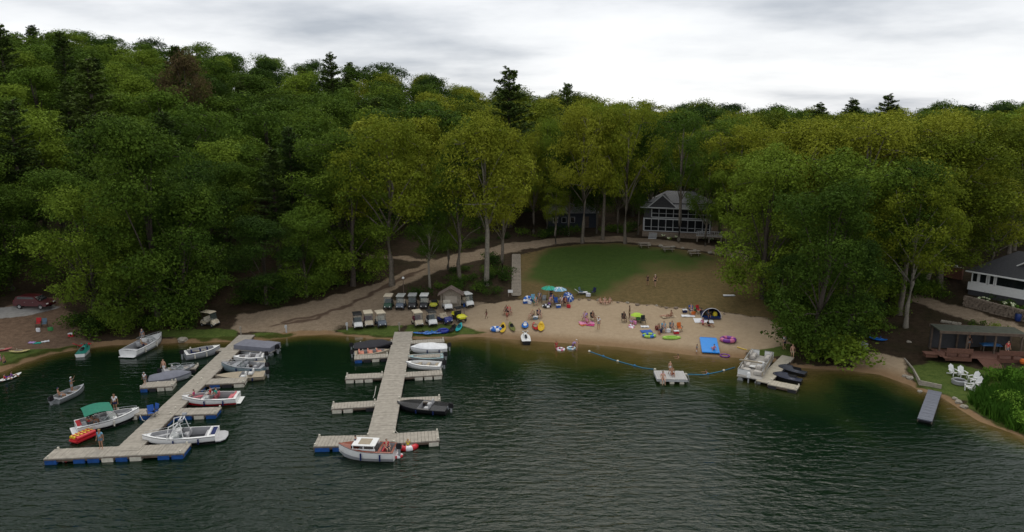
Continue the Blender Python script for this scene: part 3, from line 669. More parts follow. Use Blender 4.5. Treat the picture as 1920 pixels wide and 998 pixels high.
# stone wall below the cottage
def stone_wall(name, label, pts, h, th=.5, m=STONE, seed=3):
    rs = random.Random(seed); mb = MB(); P = [Vector(q) for q in pts]
    for a, b in zip(P[:-1], P[1:]):
        L = (b - a).length; d = (b - a) / L; rows = max(1, int(h / .26)); 
        for r_ in range(rows):
            s_ = rs.uniform(0, .2)
            while s_ < L:
                w = rs.uniform(.3, .62); c = a + d * (s_ + w / 2); g = hgt(c.x, c.y)
                mb.box((c.x, c.y + rs.uniform(-.05, .05) + r_ * .09, g + .1 + r_ * .26), (w * .94, th * rs.uniform(.85, 1.1), .25 * rs.uniform(.9, 1.1)), rz=math.atan2(d.y, d.x) + rs.uniform(-.12, .12), rx=rs.uniform(-.1, .1), top=(.86, .86)); s_ += w
    o = mb.build(name, m, None, bev=.02); return prop(o, label, 'wall')
stone_wall('stone_wall', 'dry stone retaining wall in front of the white cottage', [G(1806, 573), G(1850, 584), G(1925, 604)], 1.5)
stone_wall('stone_kerb', 'short row of tan stones edging the bed behind the dark garden pavilion', [G(1762, 603), G(1800, 609)], .5, seed=9, m=STONEP)
# hydrangeas
def shrub(name, label, cat, loc, r, lm, seed, flowers=None, fl=1.0, group=None, n=9):
    rs = np.random.RandomState(seed); o = root(name, label, cat, loc, 0, group)
    C = rs.normal(size=(n, 3)) * [r * .42, r * .42, r * .2] + [0, 0, r * .6]; V, F = leaves(rs, C, np.full(n, r * .5), 260, .16, .8)
    me = np_mesh('foliage', V, F); me.materials.append(LM[lm]); c = bpy.data.objects.new('foliage', me); COL.objects.link(c); c.parent = o
    MB().tube([(0, 0, -.15), (0, 0, r * .6)], .05, 5).build('stem', BARKD, o)
    if flowers:
        for k in range(int(fl)):
            a = rs.random() * 6.28; q = r * .75 * math.sqrt(rs.random()); MB().lathe((q * math.cos(a), q * math.sin(a) - .1, r * (1.05 - .5 * (q / r) ** 2) - .06), [(.02, -.1), (.13, -.04), (.15, .03), (.1, .1), (.01, .13)], 7).build('flower_head', flowers, o, True)
    return o
FLW = mat('cream_blossom', (.62, .66, .42), .8, var=.2)
shrub('hydrangea', 'white flowering hydrangea below the left end of the cottage windows', 'shrub', G(1842, 572), 1.0, 'deep', 4, FLW, 13)
shrub('hydrangea', 'white flowering hydrangea further right along the stone wall', 'shrub', G(1888, 582), 1.05, 'deep', 5, FLW, 13)
shrub('shrub', 'small green shrub at the right end of the stone wall top', 'shrub', G(1915, 590), .9, 'fresh', 6)
# green roofed garden pavilion and deck
pv = G(1836, 672); rzP = R(-9)
pav = root('garden_pavilion', 'low garden pavilion with dark green flat roof standing over a red wooden deck', 'pavilion', (pv.x, pv.y, pv.z), rzP)
MB().box((.2, 1.6, 2.75), (8.6, 2.6, .16)).build('roof', GREENM, pav)
MB().box((.2, .28, 2.68), (8.7, .1, .3)).box((.2, 2.94, 2.68), (8.7, .1, .3)).build('beam', BROWNW, pav)
for x in (-3.9, -1.2, 1.6, 4.2):
    for y in (.5, 2.7): MB().box((x, y, 1.3), (.16, .16, 2.75)).build('post', BROWNW, pav)
MB().box((.2, 3.0, 1.2), (8.3, .1, 2.3)).build('back_wall', DARKW, pav)
dck = root('wooden_deck', 'red brown wooden deck with built in benches in front of the dark pavilion', 'deck', (pv.x, pv.y, pv.z), rzP)
b = MB()
for k in range(24): b.box((-4.4 + k * .38 + .1, -.1, .42), (.36, 2.6, .06))
b.build('deck_boards', REDW, dck)
for x0_, w_ in ((-2.7, 2.6), (2.6, 2.9)):
    bb = MB(); bb.box((x0_, -1.25, .9), (w_, .42, .07)); bb.box((x0_, -1.5, 1.2), (w_, .06, .5)).box((x0_, -1.43, .22), (w_, .06, .35))
    for q in (-w_ / 2 + .1, 0, w_ / 2 - .1): bb.box((x0_ + q, -1.25, .65), (.1, .35, .45))
    bb.build('bench', REDW, dck)
b = MB()
for k in range(9): b.box((.1, -1.5 - k * .21, .36 - k * .045), (1.9, .2, .05))
b.build('ramp', REDW, dck)
MB().box((-5.0, -.2, .4), (1.4, 1.0, .07)).box((-5.0, -.2, .2), (1.2, .8, .35)).build('step_platform', REDW, dck)
MB().box((-3.9, -.6, .45), (.85, 2.6, .08)).build('side_walk', REDW, dck)
t = root('tarp_covered_grill', 'blue tarp covered table under the garden pavilion', 'table', pav.matrix_basis @ Vector((1.6, 1.3, .45)), rzP)
MB().box((0, 0, .75), (2.0, .9, .12), top=(.95, .9)).lathe((0, 0, .8), [(1.0, 0), (.7, .12), (.01, .16)], 12, 1, .45).build('tarp', mat('blue_tarp', (.02, .09, .22), .5), t, bev=.02)
for x in (-.8, .8):
    for y in (-.3, .3): MB().box((x, y, .35), (.07, .07, .7)).build('leg', BROWNW, t)
# dark bed of plants behind the pavilion
for k, (px_, py_) in enumerate(((1822, 612), (1842, 614), (1862, 618), (1882, 623))):
    shrub('bed_plant', f"low plant in the bed behind the pavilion, {['leftmost','second from left','third from left','rightmost'][k]} of four", 'plant', G(px_, py_), .7, 'mid', 20 + k, n=6, group='plants behind the pavilion')
br = root('rain_barrel', 'dark blue rain barrel beside the path below the cottage', 'barrel', G(1908, 602), 0); MB().lathe((0, 0, 0), [(.26, 0), (.33, .2), (.34, .5), (.33, .75), (.27, .92), (.01, .93)], 14).build('drum', mat('blue_plastic', (.01, .03, .14), .4), br, True); MB().lathe((0, 0, .925), [(.28, 0), (.28, .04), (.01, .05)], 14).build('lid', BLACK, br)
# ------------------------------------------------------------------ notice hut
p = G(846, 577); hut = root('notice_hut', 'small gabled wooden hut behind the parked golf carts', 'hut', p, 0)
MB().box((0, .35, 1.0), (2.3, .9, 2.1)).build('wall', WOOD, hut)
MB().box((0, -.14, 1.2), (1.7, .06, .9)).build('notice_board', mat('pale_board', (.35, .31, .26), .8), hut)
MB().box((0, -.32, .72), (1.9, .4, .07)).build('counter', WOOD, hut)
for x in (-1.3, 1.3): MB().box((x, -.5, 1.0), (.13, .13, 2.2)).build('post', WOOD, hut)
MB().add([(-1.75, -.8, 1.95), (-1.75, 1.0, 1.95), (0, -.8, 2.95), (0, 1.0, 2.95), (1.75, -.8, 1.95), (1.75, 1.0, 1.95), (-1.75, -.8, 1.83), (-1.75, 1.0, 1.83), (0, -.8, 2.8), (0, 1.0, 2.8), (1.75, -.8, 1.83), (1.75, 1.0, 1.83)],
         [(0, 2, 3, 1), (2, 4, 5, 3), (6, 7, 9, 8), (8, 9, 11, 10), (0, 6, 8, 2), (2, 8, 10, 4), (1, 3, 9, 7), (3, 5, 11, 9), (0, 1, 7, 6), (4, 10, 11, 5)]).build('roof', mat('weathered_shingles', (.16, .12, .10), .9, var=.3), hut)
MB().add([(-1.25, -.2, 2.0), (1.25, -.2, 2.0), (0, -.2, 2.72), (-1.25, -.1, 2.0), (1.25, -.1, 2.0), (0, -.1, 2.72)], [(0, 1, 2), (5, 4, 3), (0, 3, 4, 1), (1, 4, 5, 2), (2, 5, 3, 0)]).build('gable', WOOD, hut)
# ------------------------------------------------------------------ wooden stairs up the bank
a, b = G(968, 555), G(968, 479); stairs = root('wooden_stairs', 'long straight wooden stairs climbing the bank left of the lawn', 'stairs', a, 0)
n = 30; m_ = MB(); v = b - a
for k in range(n + 1):
    q = v * (k / n); z = max(q.z, hgt(a.x + q.x, a.y + q.y) - a.z) + .12; m_.box((q.x, q.y, z), (1.15, v.y / n * 1.02, .08))
m_.build('treads', WOOD, stairs)
for s_ in (-.62, .62):
    pts = []
    for k in range(0, n + 1, 3): q = v * (k / n); pts.append((q.x + s_, q.y, max(q.z, hgt(a.x + q.x, a.y + q.y) - a.z) + .14))
    MB().tube(pts, .09, 4).build('stringer', WOOD, stairs)
# ------------------------------------------------------------------ picnic tables, rocks
def picnic(loc, rz, label):
    t = root('picnic_table', label, 'picnic table', loc, rz, 'picnic tables along the road')
    MB().box((0, 0, .74), (1.85, .75, .05)).build('tabletop', WOOD, t)
    for y in (-.62, .62): MB().box((0, y, .43), (1.85, .26, .05)).build('bench', WOOD, t)
    for x in (-.6, .6): MB().box((x, 0, .4), (.09, 1.35, .09)).tube([(x, -.55, 0), (x, -.2, .72)], .05, 4).tube([(x, .55, 0), (x, .2, .72)], .05, 4).build('frame', WOOD, t)
    return t
for (px_, py_, lb) in ((1208, 464, 'wooden picnic table by the road, closest to the lodge steps'), (1252, 471, 'wooden picnic table by the road, middle one of three'), (1301, 479, 'wooden picnic table by the road nearest the right end of the lawn')): picnic(G(px_, py_), R(4), lb)
def rock(loc, r, seed, m=STONEP, name='boulder', label='', group=None, cat='rock'):
    rs = np.random.RandomState(seed); bm = bmesh.new(); bmesh.ops.create_icosphere(bm, subdivisions=2, radius=r)
    k1 = rs.normal(size=3) * 1.2
    for v in bm.verts:
        d = v.co.normalized(); q = 1 + .22 * math.sin(d.x * 3 + k1[0]) * math.cos(d.y * 3.4 + k1[1]) + .12 * math.sin(d.z * 6 + k1[2] + d.x * 4); v.co = v.co * q; v.co.z *= .62
    me = bpy.data.meshes.new(name); bm.to_mesh(me); bm.free(); me.materials.append(m)
    for p_ in me.polygons: p_.use_smooth = False
    o = bpy.data.objects.new(name, me); COL.objects.link(o); o.location = Vector(loc) + Vector((0, 0, r * .2)); return prop(o, label, cat, group)
for k, q in enumerate([(1218, 460), (1239, 462), (1262, 464), (1280, 466), (1303, 470), (1331, 475), (1349, 478), (1372, 483), (1386, 486), (1400, 489), (1412, 493)]):
    rock(G(*q), .28 + .12 * ((k * 7) % 4) / 3, k, label='pale boulder in the row edging the road above the lawn', group='boulders edging the road')
for k in range(17):
    f_ = k / 16; rock(G(1068 + 290 * f_, 560 + 28 * f_ ** 1.1 + ((k * 5) % 3 - 1) * 1.2), .16 + .13 * ((k * 5) % 4) / 3, 30 + k, m=STONE if k % 3 else STONEP, label='brown stone in the row between dry lawn and sand', group='stones along the top of the beach')
for k, q in enumerate([(1696, 706), (1706, 710), (1725, 735), (1797, 755), (1790, 748), (1808, 764)]): rock(G(*q), .24 + .1 * (k % 2), 60 + k, label='pale rock in the shallow water by the small private lawn', group='rocks by the right shore')
rock(G(342, 639), .6, 81, label='tan rock on the grass verge left of the left dock')
for k, q in enumerate([(1255, 450), (1268, 447), (1243, 445), (1335, 452), (1322, 451)]): shrub('flower_bed_plant', 'small pale flowering plant in the bed below the lodge porch', 'plant', G(*q), .5, 'mid', 90 + k, FLW, 4, group='plants below the lodge', n=4)
# timber seawall round the private lawn
pts = [G(1696, 672), G(1712, 694), G(1724, 722), G(1764, 729)]
mb = MB()
for a, b in zip(pts[:-1], pts[1:]):
    L = math.hypot(b.x - a.x, b.y - a.y); mb.box(((a.x + b.x) / 2, (a.y + b.y) / 2, .3), (L + .1, .14, .55), rz=ang(a, b))
prop(mb.build('timber_seawall', STONEP), 'pale timber edging between the private sand and the lawn', 'edging')
# storage box and blue boat under the right trees
p = G(1612, 664); bx = root('storage_box', 'grey storage box standing at the back of the private sand', 'box', p, R(10)); MB().box((0, 0, .62), (1.15, .9, 1.25)).build('box', mat('grey_plastic', (.22, .23, .26), .6), bx, bev=.03); MB().box((0, 0, 1.28), (1.22, .97, .08)).build('lid', mat('grey_plastic2', (.26, .27, .3), .6), bx); MB().box((.595, 0, .6), (.04, .84, 1.1)).build('door', DARKW, bx)  # the door piece is a plain dark sheet covering one side
# lamp post and sign posts
def lamp(px_, py_, h):
    p = G(px_, py_); o = root('lamp_post', 'thin lamp post with white globe at the bend of the dirt road', 'lamp post', p); MB().tube([(0, 0, -.1), (0, 0, h)], [.06, .04], 8).build('post', BROWNW, o); MB().lathe((0, 0, h), [(.05, 0), (.17, .08), (.19, .2), (.12, .33), (.01, .36)], 10).build('globe', WHITE, o, True)
lamp(757, 557, 2.6)
for (px_, py_, lb, h) in ((537, 624, 'white marker post on the grass right of the left dock', 1.0), (651, 619, 'white marker post at the left end of the parking grass', 1.0), (452, 628, 'thin wooden post at the head of the left dock', 1.1), (749, 620, 'thin wooden post at the head of the middle dock', 1.1)):
    o = root('marker_post', lb, 'post', G(px_, py_)); MB().box((0, 0, h / 2), (.13, .13, h)).build('post', TRIM if 'white' in lb else WOOD, o); MB().box((0, -.08, h * .8), (.3, .03, .34)).build('sign_plate', TRIM if 'white' in lb else WOOD, o)
o = root('small_sign', 'small white sign on two legs left of the foot of the wooden stairs', 'sign', G(957, 556)); MB().box((0, 0, .75), (.7, .04, .42)).build('board', WHITE, o); [MB().box((x, .04, .35), (.06, .05, .9)).build('leg', WOOD, o) for x in (-.28, .28)]

# ------------------------------------------------------------------ docks
DECKW = mat('dock_boards', (.315, .285, .24), .9, var=.2, scale=2.2, bump=.3); BLUEF = mat('blue_float', (.012, .07, .26), .5, var=.3); WHITEF = mat('pale_float', (.55, .52, .44), .7, var=.2); BLACKF = mat('black_float', (.02, .02, .025), .6)
TANP = mat('tan_boards', (.42, .38, .30), .9, var=.15)
def deck_strip(mb, a, b, w, z, board=.28, th=.1):
    a, b = Vector((a[0], a[1], 0)), Vector((b[0], b[1], 0)); L = (b - a).length; d = (b - a) / L; rz = math.atan2(d.y, d.x); n = max(1, int(L / board)); st = L / n
    rs = random.Random(int(L * 100))
    for k in range(n): 
        c = a + d * (st * (k + .5)); mb.box((c.x, c.y, z - th / 2 + rs.uniform(-.008, .008)), (st * .93, w * rs.uniform(.985, 1.01), th), rz=rz)
def dock(name, label, main, fingers, z=.52, deckm=None, frame=True, cleats=True):
    o = root(name, label, 'dock', (0, 0, 0)); deckm = deckm or DECKW
    P = [W(*q, z) for q in main[0]]; mb = MB()
    for a, b in zip(P[:-1], P[1:]): deck_strip(mb, a, b, main[1], z)
    c0 = P[0]; o.location = (c0.x, c0.y, 0)
    off = Vector((-c0.x, -c0.y, 0))
    def fin(mb_, nm, m, par=o):
        mb_.v = [(v[0] + off.x, v[1] + off.y, v[2]) for v in mb_.v]; return mb_.build(nm, m, par)
    fin(mb, 'walkway', deckm)
    mb = MB()
    for a, b in zip(P[:-1], P[1:]):
        r_ = ang(a, b); nrm = Vector((-math.sin(r_), math.cos(r_), 0)); L = (b - a).length; c = (a + b) / 2
        for s_ in (-1, 1): mb.box((c.x + nrm.x * s_ * (main[1] / 2 - .04), c.y + nrm.y * s_ * (main[1] / 2 - .04), z - .21), (L, .07, .2), rz=r_)
    fin(mb, 'side_beam', BROWNW)
    k = 0
    for a, b in zip(P[:-1], P[1:]):
        L = (b - a).length; r_ = ang(a, b); n = int(L / 2.4)
        for j in range(n):
            c = a + (b - a) * ((j + .5) / n)
            if hgt(c.x, c.y) > -.25: continue
            mb = MB(); mb.box((c.x, c.y, .1), (1.5, main[1] * .96, .42), rz=r_); fin(mb, 'float', BLACKF if j % 3 else BLUEF)
    for (qa, qb, w, cols) in fingers:
        a, b = W(*qa, z - .02), W(*qb, z - .02); mb = MB(); deck_strip(mb, a, b, w, z - .035); f = fin(mb, 'finger', deckm)
        r_ = ang(a, b); nrm = Vector((-math.sin(r_), math.cos(r_), 0)); L = (b - a).length; mb = MB(); c = (a + b) / 2
        for s_ in (-1, 1): mb.box((c.x + nrm.x * s_ * (w / 2 - .04), c.y + nrm.y * s_ * (w / 2 - .04), z - .23), (L, .07, .2), rz=r_)
        fin(mb, 'side_beam', BROWNW, f)
        n = len(cols)
        for j, cc in enumerate(cols):
            if cc == '.': continue
            q = a + (b - a) * ((j + .5) / n); mb = MB(); ww = L / n * .82
            if hgt(q.x, q.y) > -.2: continue
            mb.box((q.x, q.y, .12), (ww, w * 1.06, .4), rz=r_); fl = fin(mb, 'float', {'b': BLUEF, 'w': WHITEF, 'k': BLACKF}[cc], f)
            if cc == 'w':     # bumper boards on the outer side
                pass
        if cleats:
            for q in (a + (b - a) * .03, a + (b - a) * .97):
                for s_ in (-1, 1): mb = MB(); mb.box((q.x + nrm.x * s_ * (w / 2 - .12), q.y + nrm.y * s_ * (w / 2 - .12), z + .06), (.13, .13, .2), rz=r_); fin(mb, 'corner_post', WHITEF, f)
    return o
LD = dock('left_dock' if 0 else 'floating_dock', 'long weathered floating dock with boat slips on the left, blue floats at its end', ([(463, 628), (236, 845)], 1.95),
     [((92, 851), (352, 840), 1.75, 'b.bbwbw.bb'), ((214, 773), (290, 771), 1.3, 'bwb'), ((322, 772), (411, 769), 1.5, 'bbwb'),
      ((266, 722), (328, 718), 1.5, 'bkww'), ((372, 716), (462, 712), 1.5, '.bkw'), ((318, 690), (370, 687), 1.3, 'wk'), ((430, 683), (497, 679), 1.1, 'wkw'),
      ((352, 656), (440, 654), 1.0, 'wkw'), ((458, 651), (521, 648), 1.1, 'wkw')])
RD = dock('floating_dock', 'long weathered floating dock in the middle with five pairs of fingers', ([(757, 622), (711, 829)], 2.25),
     [((592, 827), (690, 825), 1.9, 'bbw'), ((736, 822), (823, 816), 1.9, 'ww.w'), ((622, 761), (705, 756), 1.35, 'ww.k'), ((746, 751), (826, 747), 1.25, 'kkw'),
      ((648, 706), (718, 703), 1.35, 'www.'), ((758, 702), (829, 698), 1.35, '.www'), ((664, 670), (728, 666), 1.25, 'bkwk'), ((765, 668), (830, 665), 1.25, 'kwk'),
      ((674, 645), (736, 641), 1.0, 'k.k'), ((770, 641), (833, 638), 1.3, '.www')])
SDK = dock('small_dock', 'small pale L shaped dock between the pontoon boat and two personal watercraft', ([(1478, 668), (1430, 716)], 1.35), [((1442, 716), (1497, 727), 1.35, 'k.k')], deckm=TANP, z=.45)
GD = dock('gangway_dock', 'narrow grey metal dock reaching out from the private lawn', ([(1753, 733), (1734, 787)], 1.15), [], deckm=mat('grey_decking', (.13, .14, .17), .8, var=.08), z=.5)
# swim raft
rc = W(1257, 704, .5); raft = root('swim_raft', 'square pale swimming raft moored inside the buoy line', 'raft', (rc.x, rc.y, 0), R(-3))
mb = MB(); deck_strip(mb, (-1.55, 0), (1.55, 0), 2.5, .55, .2); mb.build('deck', mat('raft_boards', (.40, .39, .38), .8, var=.1), raft)
MB().box((0, -1.2, .38), (3.1, .06, .2)).box((0, 1.2, .38), (3.1, .06, .2)).box((-1.53, 0, .38), (.06, 2.4, .2)).box((1.53, 0, .38), (.06, 2.4, .2)).build('frame', TRIM, raft)
for x in (-1, 0, 1): MB().tube([(x, -1.15, .1), (x, 1.15, .1)], .24, 10).build('float', WHITEF, raft, True)
MB().tube([(1.5, -.9, .8), (1.62, -.9, .9), (1.75, -.9, .5), (1.75, -.9, -.4)], .03, 5).tube([(1.5, -.5, .8), (1.62, -.5, .9), (1.75, -.5, .5), (1.75, -.5, -.4)], .03, 5).tube([(1.75, -.9, .1), (1.75, -.5, .1)], .025, 5).build('ladder', METAL, raft)

# ------------------------------------------------------------------ boats
def bm_(name, c, rough=.25, **k): return mat('gel_' + name, c, rough, var=.05, **k)
BW = bm_('white', (.74, .74, .73)); BRED = bm_('red', (.42, .012, .02)); BNAVY = bm_('navy', (.01, .02, .10)); BBLK = bm_('black', (.014, .014, .016)); BGRY = bm_('grey', (.30, .31, .33)); BTAN = mat('boat_carpet_tan', (.32, .27, .2), .9); BSEAT = mat('boat_seat_grey', (.42, .42, .43), .6); CARP = mat('boat_carpet_grey', (.06, .062, .068), .95)
ALU = mat('boat_aluminium', (.36, .38, .39), .45, .6); COVG = mat('cover_grey', (.16, .165, .20), .85, bump=.3, scale=2); COVB = mat('cover_black', (.018, .018, .024), .8, bump=.3, scale=2); COVW = mat('cover_white', (.70, .71, .72), .7, bump=.3, scale=2); TEAL = mat('teal', (.03, .28, .27), .5)
WSH = mat('windshield', (.09, .13, .13), .05, spec=.8, alpha=.38); MAHOG = mat('mahogany', (.20, .045, .02), .35, var=.25)
def place(bow, stern, z=.25):
    a, b = W(*bow, z), W(*stern, z); c = (a + b) / 2; return (c.x, c.y, 0), ang(b, a), (a - b).length
def hb(t, B, blunt=1.95, sternw=.9):
    return B / 2 * ((sternw + (1 - sternw) * math.sin(min(t / .45, 1) * math.pi / 2)) if t < .45 else max(.015, 1 - ((t - .45) / .55) ** blunt))
def boat(label, bow, stern, B=2.2, h=.65, hullm=None, deckm=None, floorm=None, wells=((.06, .52), (.62, .88)), blunt=1.95, stripe=None, seatm=None, windshield=.56, cover=None, engine='stern', benches=False, tower=False, platform=False, name='motorboat', cat='boat', canopy=None, L=None, seats=True, group=None, seatlay=None, bottom=None):
    loc, rz, L0 = place(bow, stern); L = L or L0; hullm = hullm or BW; deckm = deckm or BW; floorm = floorm or CARP; seatm = seatm or BSEAT; linm = mat('boat_liner', (.34, .34, .35), .5)
    o = root(name, label, cat, loc, rz, group); NS = 26
    T = [k / NS for k in range(NS + 1)]; X = lambda t: -L / 2 + L * t
    sh_ = lambda t: h * (1 + .28 * t * t); ke = lambda t: -.28 + (0 if t < .7 else (.28 + h * .75) * ((t - .7) / .3) ** 2)
    rings = []
    for t in T:
        b = hb(t, B, blunt); s = sh_(t); k_ = ke(t); x = X(t) + (0 if t < 1 else 0)
        rings.append([Vector((x, -b, s)), Vector((x, -b * .985, s * .55 + k_ * .1)), Vector((x, -b * .88, max(k_, .12 * s))), Vector((x, -b * .55, k_ * .55 + .04)), Vector((x, 0, k_)), Vector((x, b * .55, k_ * .55 + .04)), Vector((x, b * .88, max(k_, .12 * s))), Vector((x, b * .985, s * .55 + k_ * .1)), Vector((x, b, s))])
    m = MB(); m.loft(rings, cap0=True, cap1=False, close=False); m.build('hull', hullm, o, True)
    if stripe:
        for s_ in (-1, 1):
            m = MB(); m.loft([[Vector((X(t), s_ * (hb(t, B, blunt) + .012), sh_(t) * .93)), Vector((X(t), s_ * (hb(t, B, blunt) * .985 + .014), sh_(t) * .62 + ke(t) * .08))] for t in T], False, False, False); m.build('stripe', stripe, o)
    if bottom:
        for s_ in (-1, 1):
            m = MB(); m.loft([[Vector((X(t), s_ * (hb(t, B, blunt) * .985 + .012), sh_(t) * .42 + ke(t) * .1)), Vector((X(t), s_ * (hb(t, B, blunt) * .88 + .016), max(ke(t), .10 * sh_(t))))] for t in T], False, False, False); m.build('boot_stripe', bottom, o)
    if cover:
        rg = []
        for t in T:
            b = hb(t, B, blunt) + .02; s = sh_(t); cr_ = .42 * math.sin(min(1, t * 1.5 + .2) * math.pi * .5) * (1 if t < .62 else max(0, 1 - ((t - .62) / .38) ** 1.5)) + .03 + .03 * math.sin(t * 19)
            rg.append([Vector((X(t), -b, s - .14)), Vector((X(t), -b, s + .01)), Vector((X(t), -b * .6, s + cr_ * .75)), Vector((X(t), 0, s + cr_)), Vector((X(t), b * .6, s + cr_ * .75)), Vector((X(t), b, s + .01)), Vector((X(t), b, s - .14))])
        m = MB(); m.loft(rg, True, True, False); m.build('cover', cover, o, True)
    else:
        g = min(.16, B * .09); dm = MB(); wm = MB(); fm = MB(); fz = .10
        def inw(t): return any(a <= t <= b for a, b in wells)
        for i in range(NS):
            t0, t1 = T[i], T[i + 1]; w_ = inw((t0 + t1) / 2); b0, b1 = hb(t0, B, blunt), hb(t1, B, blunt); s0, s1 = sh_(t0), sh_(t1)
            if not w_:
                dm.add([(X(t0), -b0, s0), (X(t1), -b1, s1), (X(t1), 0, s1 + .05), (X(t0), 0, s0 + .05), (X(t1), b1, s1), (X(t0), b0, s0)], [(0, 1, 2, 3), (3, 2, 4, 5)])
            else:
                i0, i1 = max(b0 - g, .02), max(b1 - g, .02)
                for s_ in (-1, 1):
                    dm.add([(X(t0), s_ * b0, s0), (X(t1), s_ * b1, s1), (X(t1), s_ * i1, s1 + .03), (X(t0), s_ * i0, s0 + .03)], [(0, 1, 2, 3)])
                    wm.add([(X(t0), s_ * i0, s0 + .03), (X(t1), s_ * i1, s1 + .03), (X(t1), s_ * i1 * .94, fz + .2 * (t1 > .6)), (X(t0), s_ * i0 * .94, fz + .2 * (t0 > .6))], [(0, 1, 2, 3)])
                z0, z1 = fz + .2 * (t0 > .6), fz + .2 * (t1 > .6)
                fm.add([(X(t0), -i0 * .94, z0), (X(t1), -i1 * .94, z1), (X(t1), i1 * .94, z1), (X(t0), i0 * .94, z0)], [(0, 1, 2, 3)])
        for a, b in wells:
            for t in (a, b):
                tt = min(T, key=lambda q: abs(q - t)); i_ = max(hb(tt, B, blunt) - g, .02); z_ = fz + .2 * (tt > .6)
                wm.add([(X(tt), -i_, sh_(tt) + .03), (X(tt), i_, sh_(tt) + .03), (X(tt), i_ * .94, z_), (X(tt), -i_ * .94, z_)], [(0, 1, 2, 3)])
        dm.build('deck', deckm, o); wm.build('liner', linm if not benches else hullm, o); fm.build('cockpit_floor', floorm, o)
        if benches:
            for t in (.14, .38, .62):
                b = hb(t, B, blunt) - .1; MB().box((X(t), 0, h * .72), (.32, b * 1.95, .07)).build('bench_seat', seatm, o)
        elif seats:
            lay = seatlay or (('bench', .12), ('chair', .42, -1), ('chair', .42, 1), ('bow', .78))
            for q in lay:
                b = hb(q[1], B, blunt) - .25
                if q[0] == 'bench':
                    s_ = MB().box((X(q[1]), 0, .38), (.5, b * 1.9, .3)).build('seat', seatm, o, bev=.04); MB().box((X(q[1]) - .28, 0, .6), (.14, b * 1.9, .4)).build('backrest', seatm, s_, bev=.04)
                elif q[0] == 'chair':
                    s_ = MB().box((X(q[1]), q[2] * b * .58, .42), (.5, .5, .22)).build('seat', seatm, o, bev=.04); MB().box((X(q[1]) - .26, q[2] * b * .58, .68), (.12, .5, .5)).build('backrest', seatm, s_, bev=.04)
                elif q[0] == 'bow':
                    for s_ in (-1, 1):
                        r_ = []
                        for t in (.66, .72, .78, .84): bb = hb(t, B, blunt) - .2; r_.append([Vector((X(t), s_ * bb, .34)), Vector((X(t), s_ * bb, .56)), Vector((X(t), s_ * max(bb - .42, .03), .56)), Vector((X(t), s_ * max(bb - .42, .03), .34))])
                        MB().loft(r_).build('bow_seat', seatm, o)
        if windshield:
            t = windshield; b = hb(t, B, blunt) - .06; x = X(t); s = sh_(t)
            pts0 = [(x - .75, -b, s + .03), (x - .1, -b, s + .03), (x + .28, -b * .45, s + .05), (x + .28, b * .45, s + .05), (x - .1, b, s + .03), (x - .75, b, s + .03)]
            pts1 = [(p[0] - .28, p[1] * .9, p[2] + .36) for p in pts0]; V = pts0 + pts1; n = len(pts0)
            MB().add(V, [(i, i + 1, i + 1 + n, i + n) for i in range(n - 1)]).build('windshield', WSH, o)
            MB().tube(pts1, .02, 4).tube(pts0, .018, 4).build('windshield_frame', METAL, o)
            MB().box((x - .12, -b * .55, s - .08), (.4, b * .7, .42)).box((x - .12, b * .55, s - .08), (.4, b * .7, .42)).build('console', deckm, o, bev=.03)
            MB().torus((0, 0, 0), .17, .018, 14, 5).build('steering_wheel', BLACK, o, loc=(x - .42, -b * .55, s + .04)).rotation_euler = (0, R(65), 0)
    if windshield and not cover:
        for s_ in (-1, 1):
            rp = [(X(t), s_ * (hb(t, B, blunt) - .07), sh_(t) + .2) for t in (.62, .7, .78, .86, .93, .97)]; m = MB().tube(rp, .014, 4)
            for q in (0, 2, 4): m.tube([rp[q], (rp[q][0], rp[q][1], sh_(.62 + q * .08))], .012, 4)
            m.build('bow_rail', METAL, o)
    if not benches:
        for s_ in (-1, 1):
            for t in (.22, .55): MB().tube([(X(t), s_ * (hb(t, B, blunt) + .09), sh_(t) * .85), (X(t), s_ * (hb(t, B, blunt) + .09), sh_(t) * .25)], .065, 7).build('fender', BNAVY if s_ > 0 else WHITEF, o, True)
    for s_ in (-1, 1): MB().tube([(X(t), s_ * (hb(t, B, blunt) + .012), sh_(t) - .03) for t in T], .022, 4).build('rub_rail', BBLK, o)
    if tower or canopy: MB().box((-L / 2 + .22, 0, h + .04), (.36, B * .6, .09)).build('sun_pad', BNAVY if tower else BRED, o, bev=.02)
    if engine == 'outboard':
        e = MB().box((-L / 2 - .28, 0, h + .18), (.5, .34, .46), top=(.8, .8)).build('outboard_motor', BBLK, o, bev=.05); MB().box((-L / 2 - .3, 0, h * .3), (.16, .12, h + .5)).box((-L / 2 - .32, 0, -.28), (.5, .1, .08)).build('drive_leg', BGRY, e)
        MB().box((-L / 2 - .06, 0, h - .05), (.14, .3, .25)).build('bracket', BGRY, e)
    elif engine == 'stern': MB().box((-L / 2 - .2, 0, .12), (.4, B * .78, .06)).build('swim_platform', deckm, o, bev=.02)
    if platform:
        m = MB(); m.loft([[Vector((-L / 2, -B * .44, z)), Vector((-L / 2 - .4, -B * .43, z)), Vector((-L / 2 - .75, -B * .3, z)), Vector((-L / 2 - .85, 0, z)), Vector((-L / 2 - .75, B * .3, z)), Vector((-L / 2 - .4, B * .43, z)), Vector((-L / 2, B * .44, z))] for z in (.16, .24)]); m.build('wake_platform', BSEAT, o)
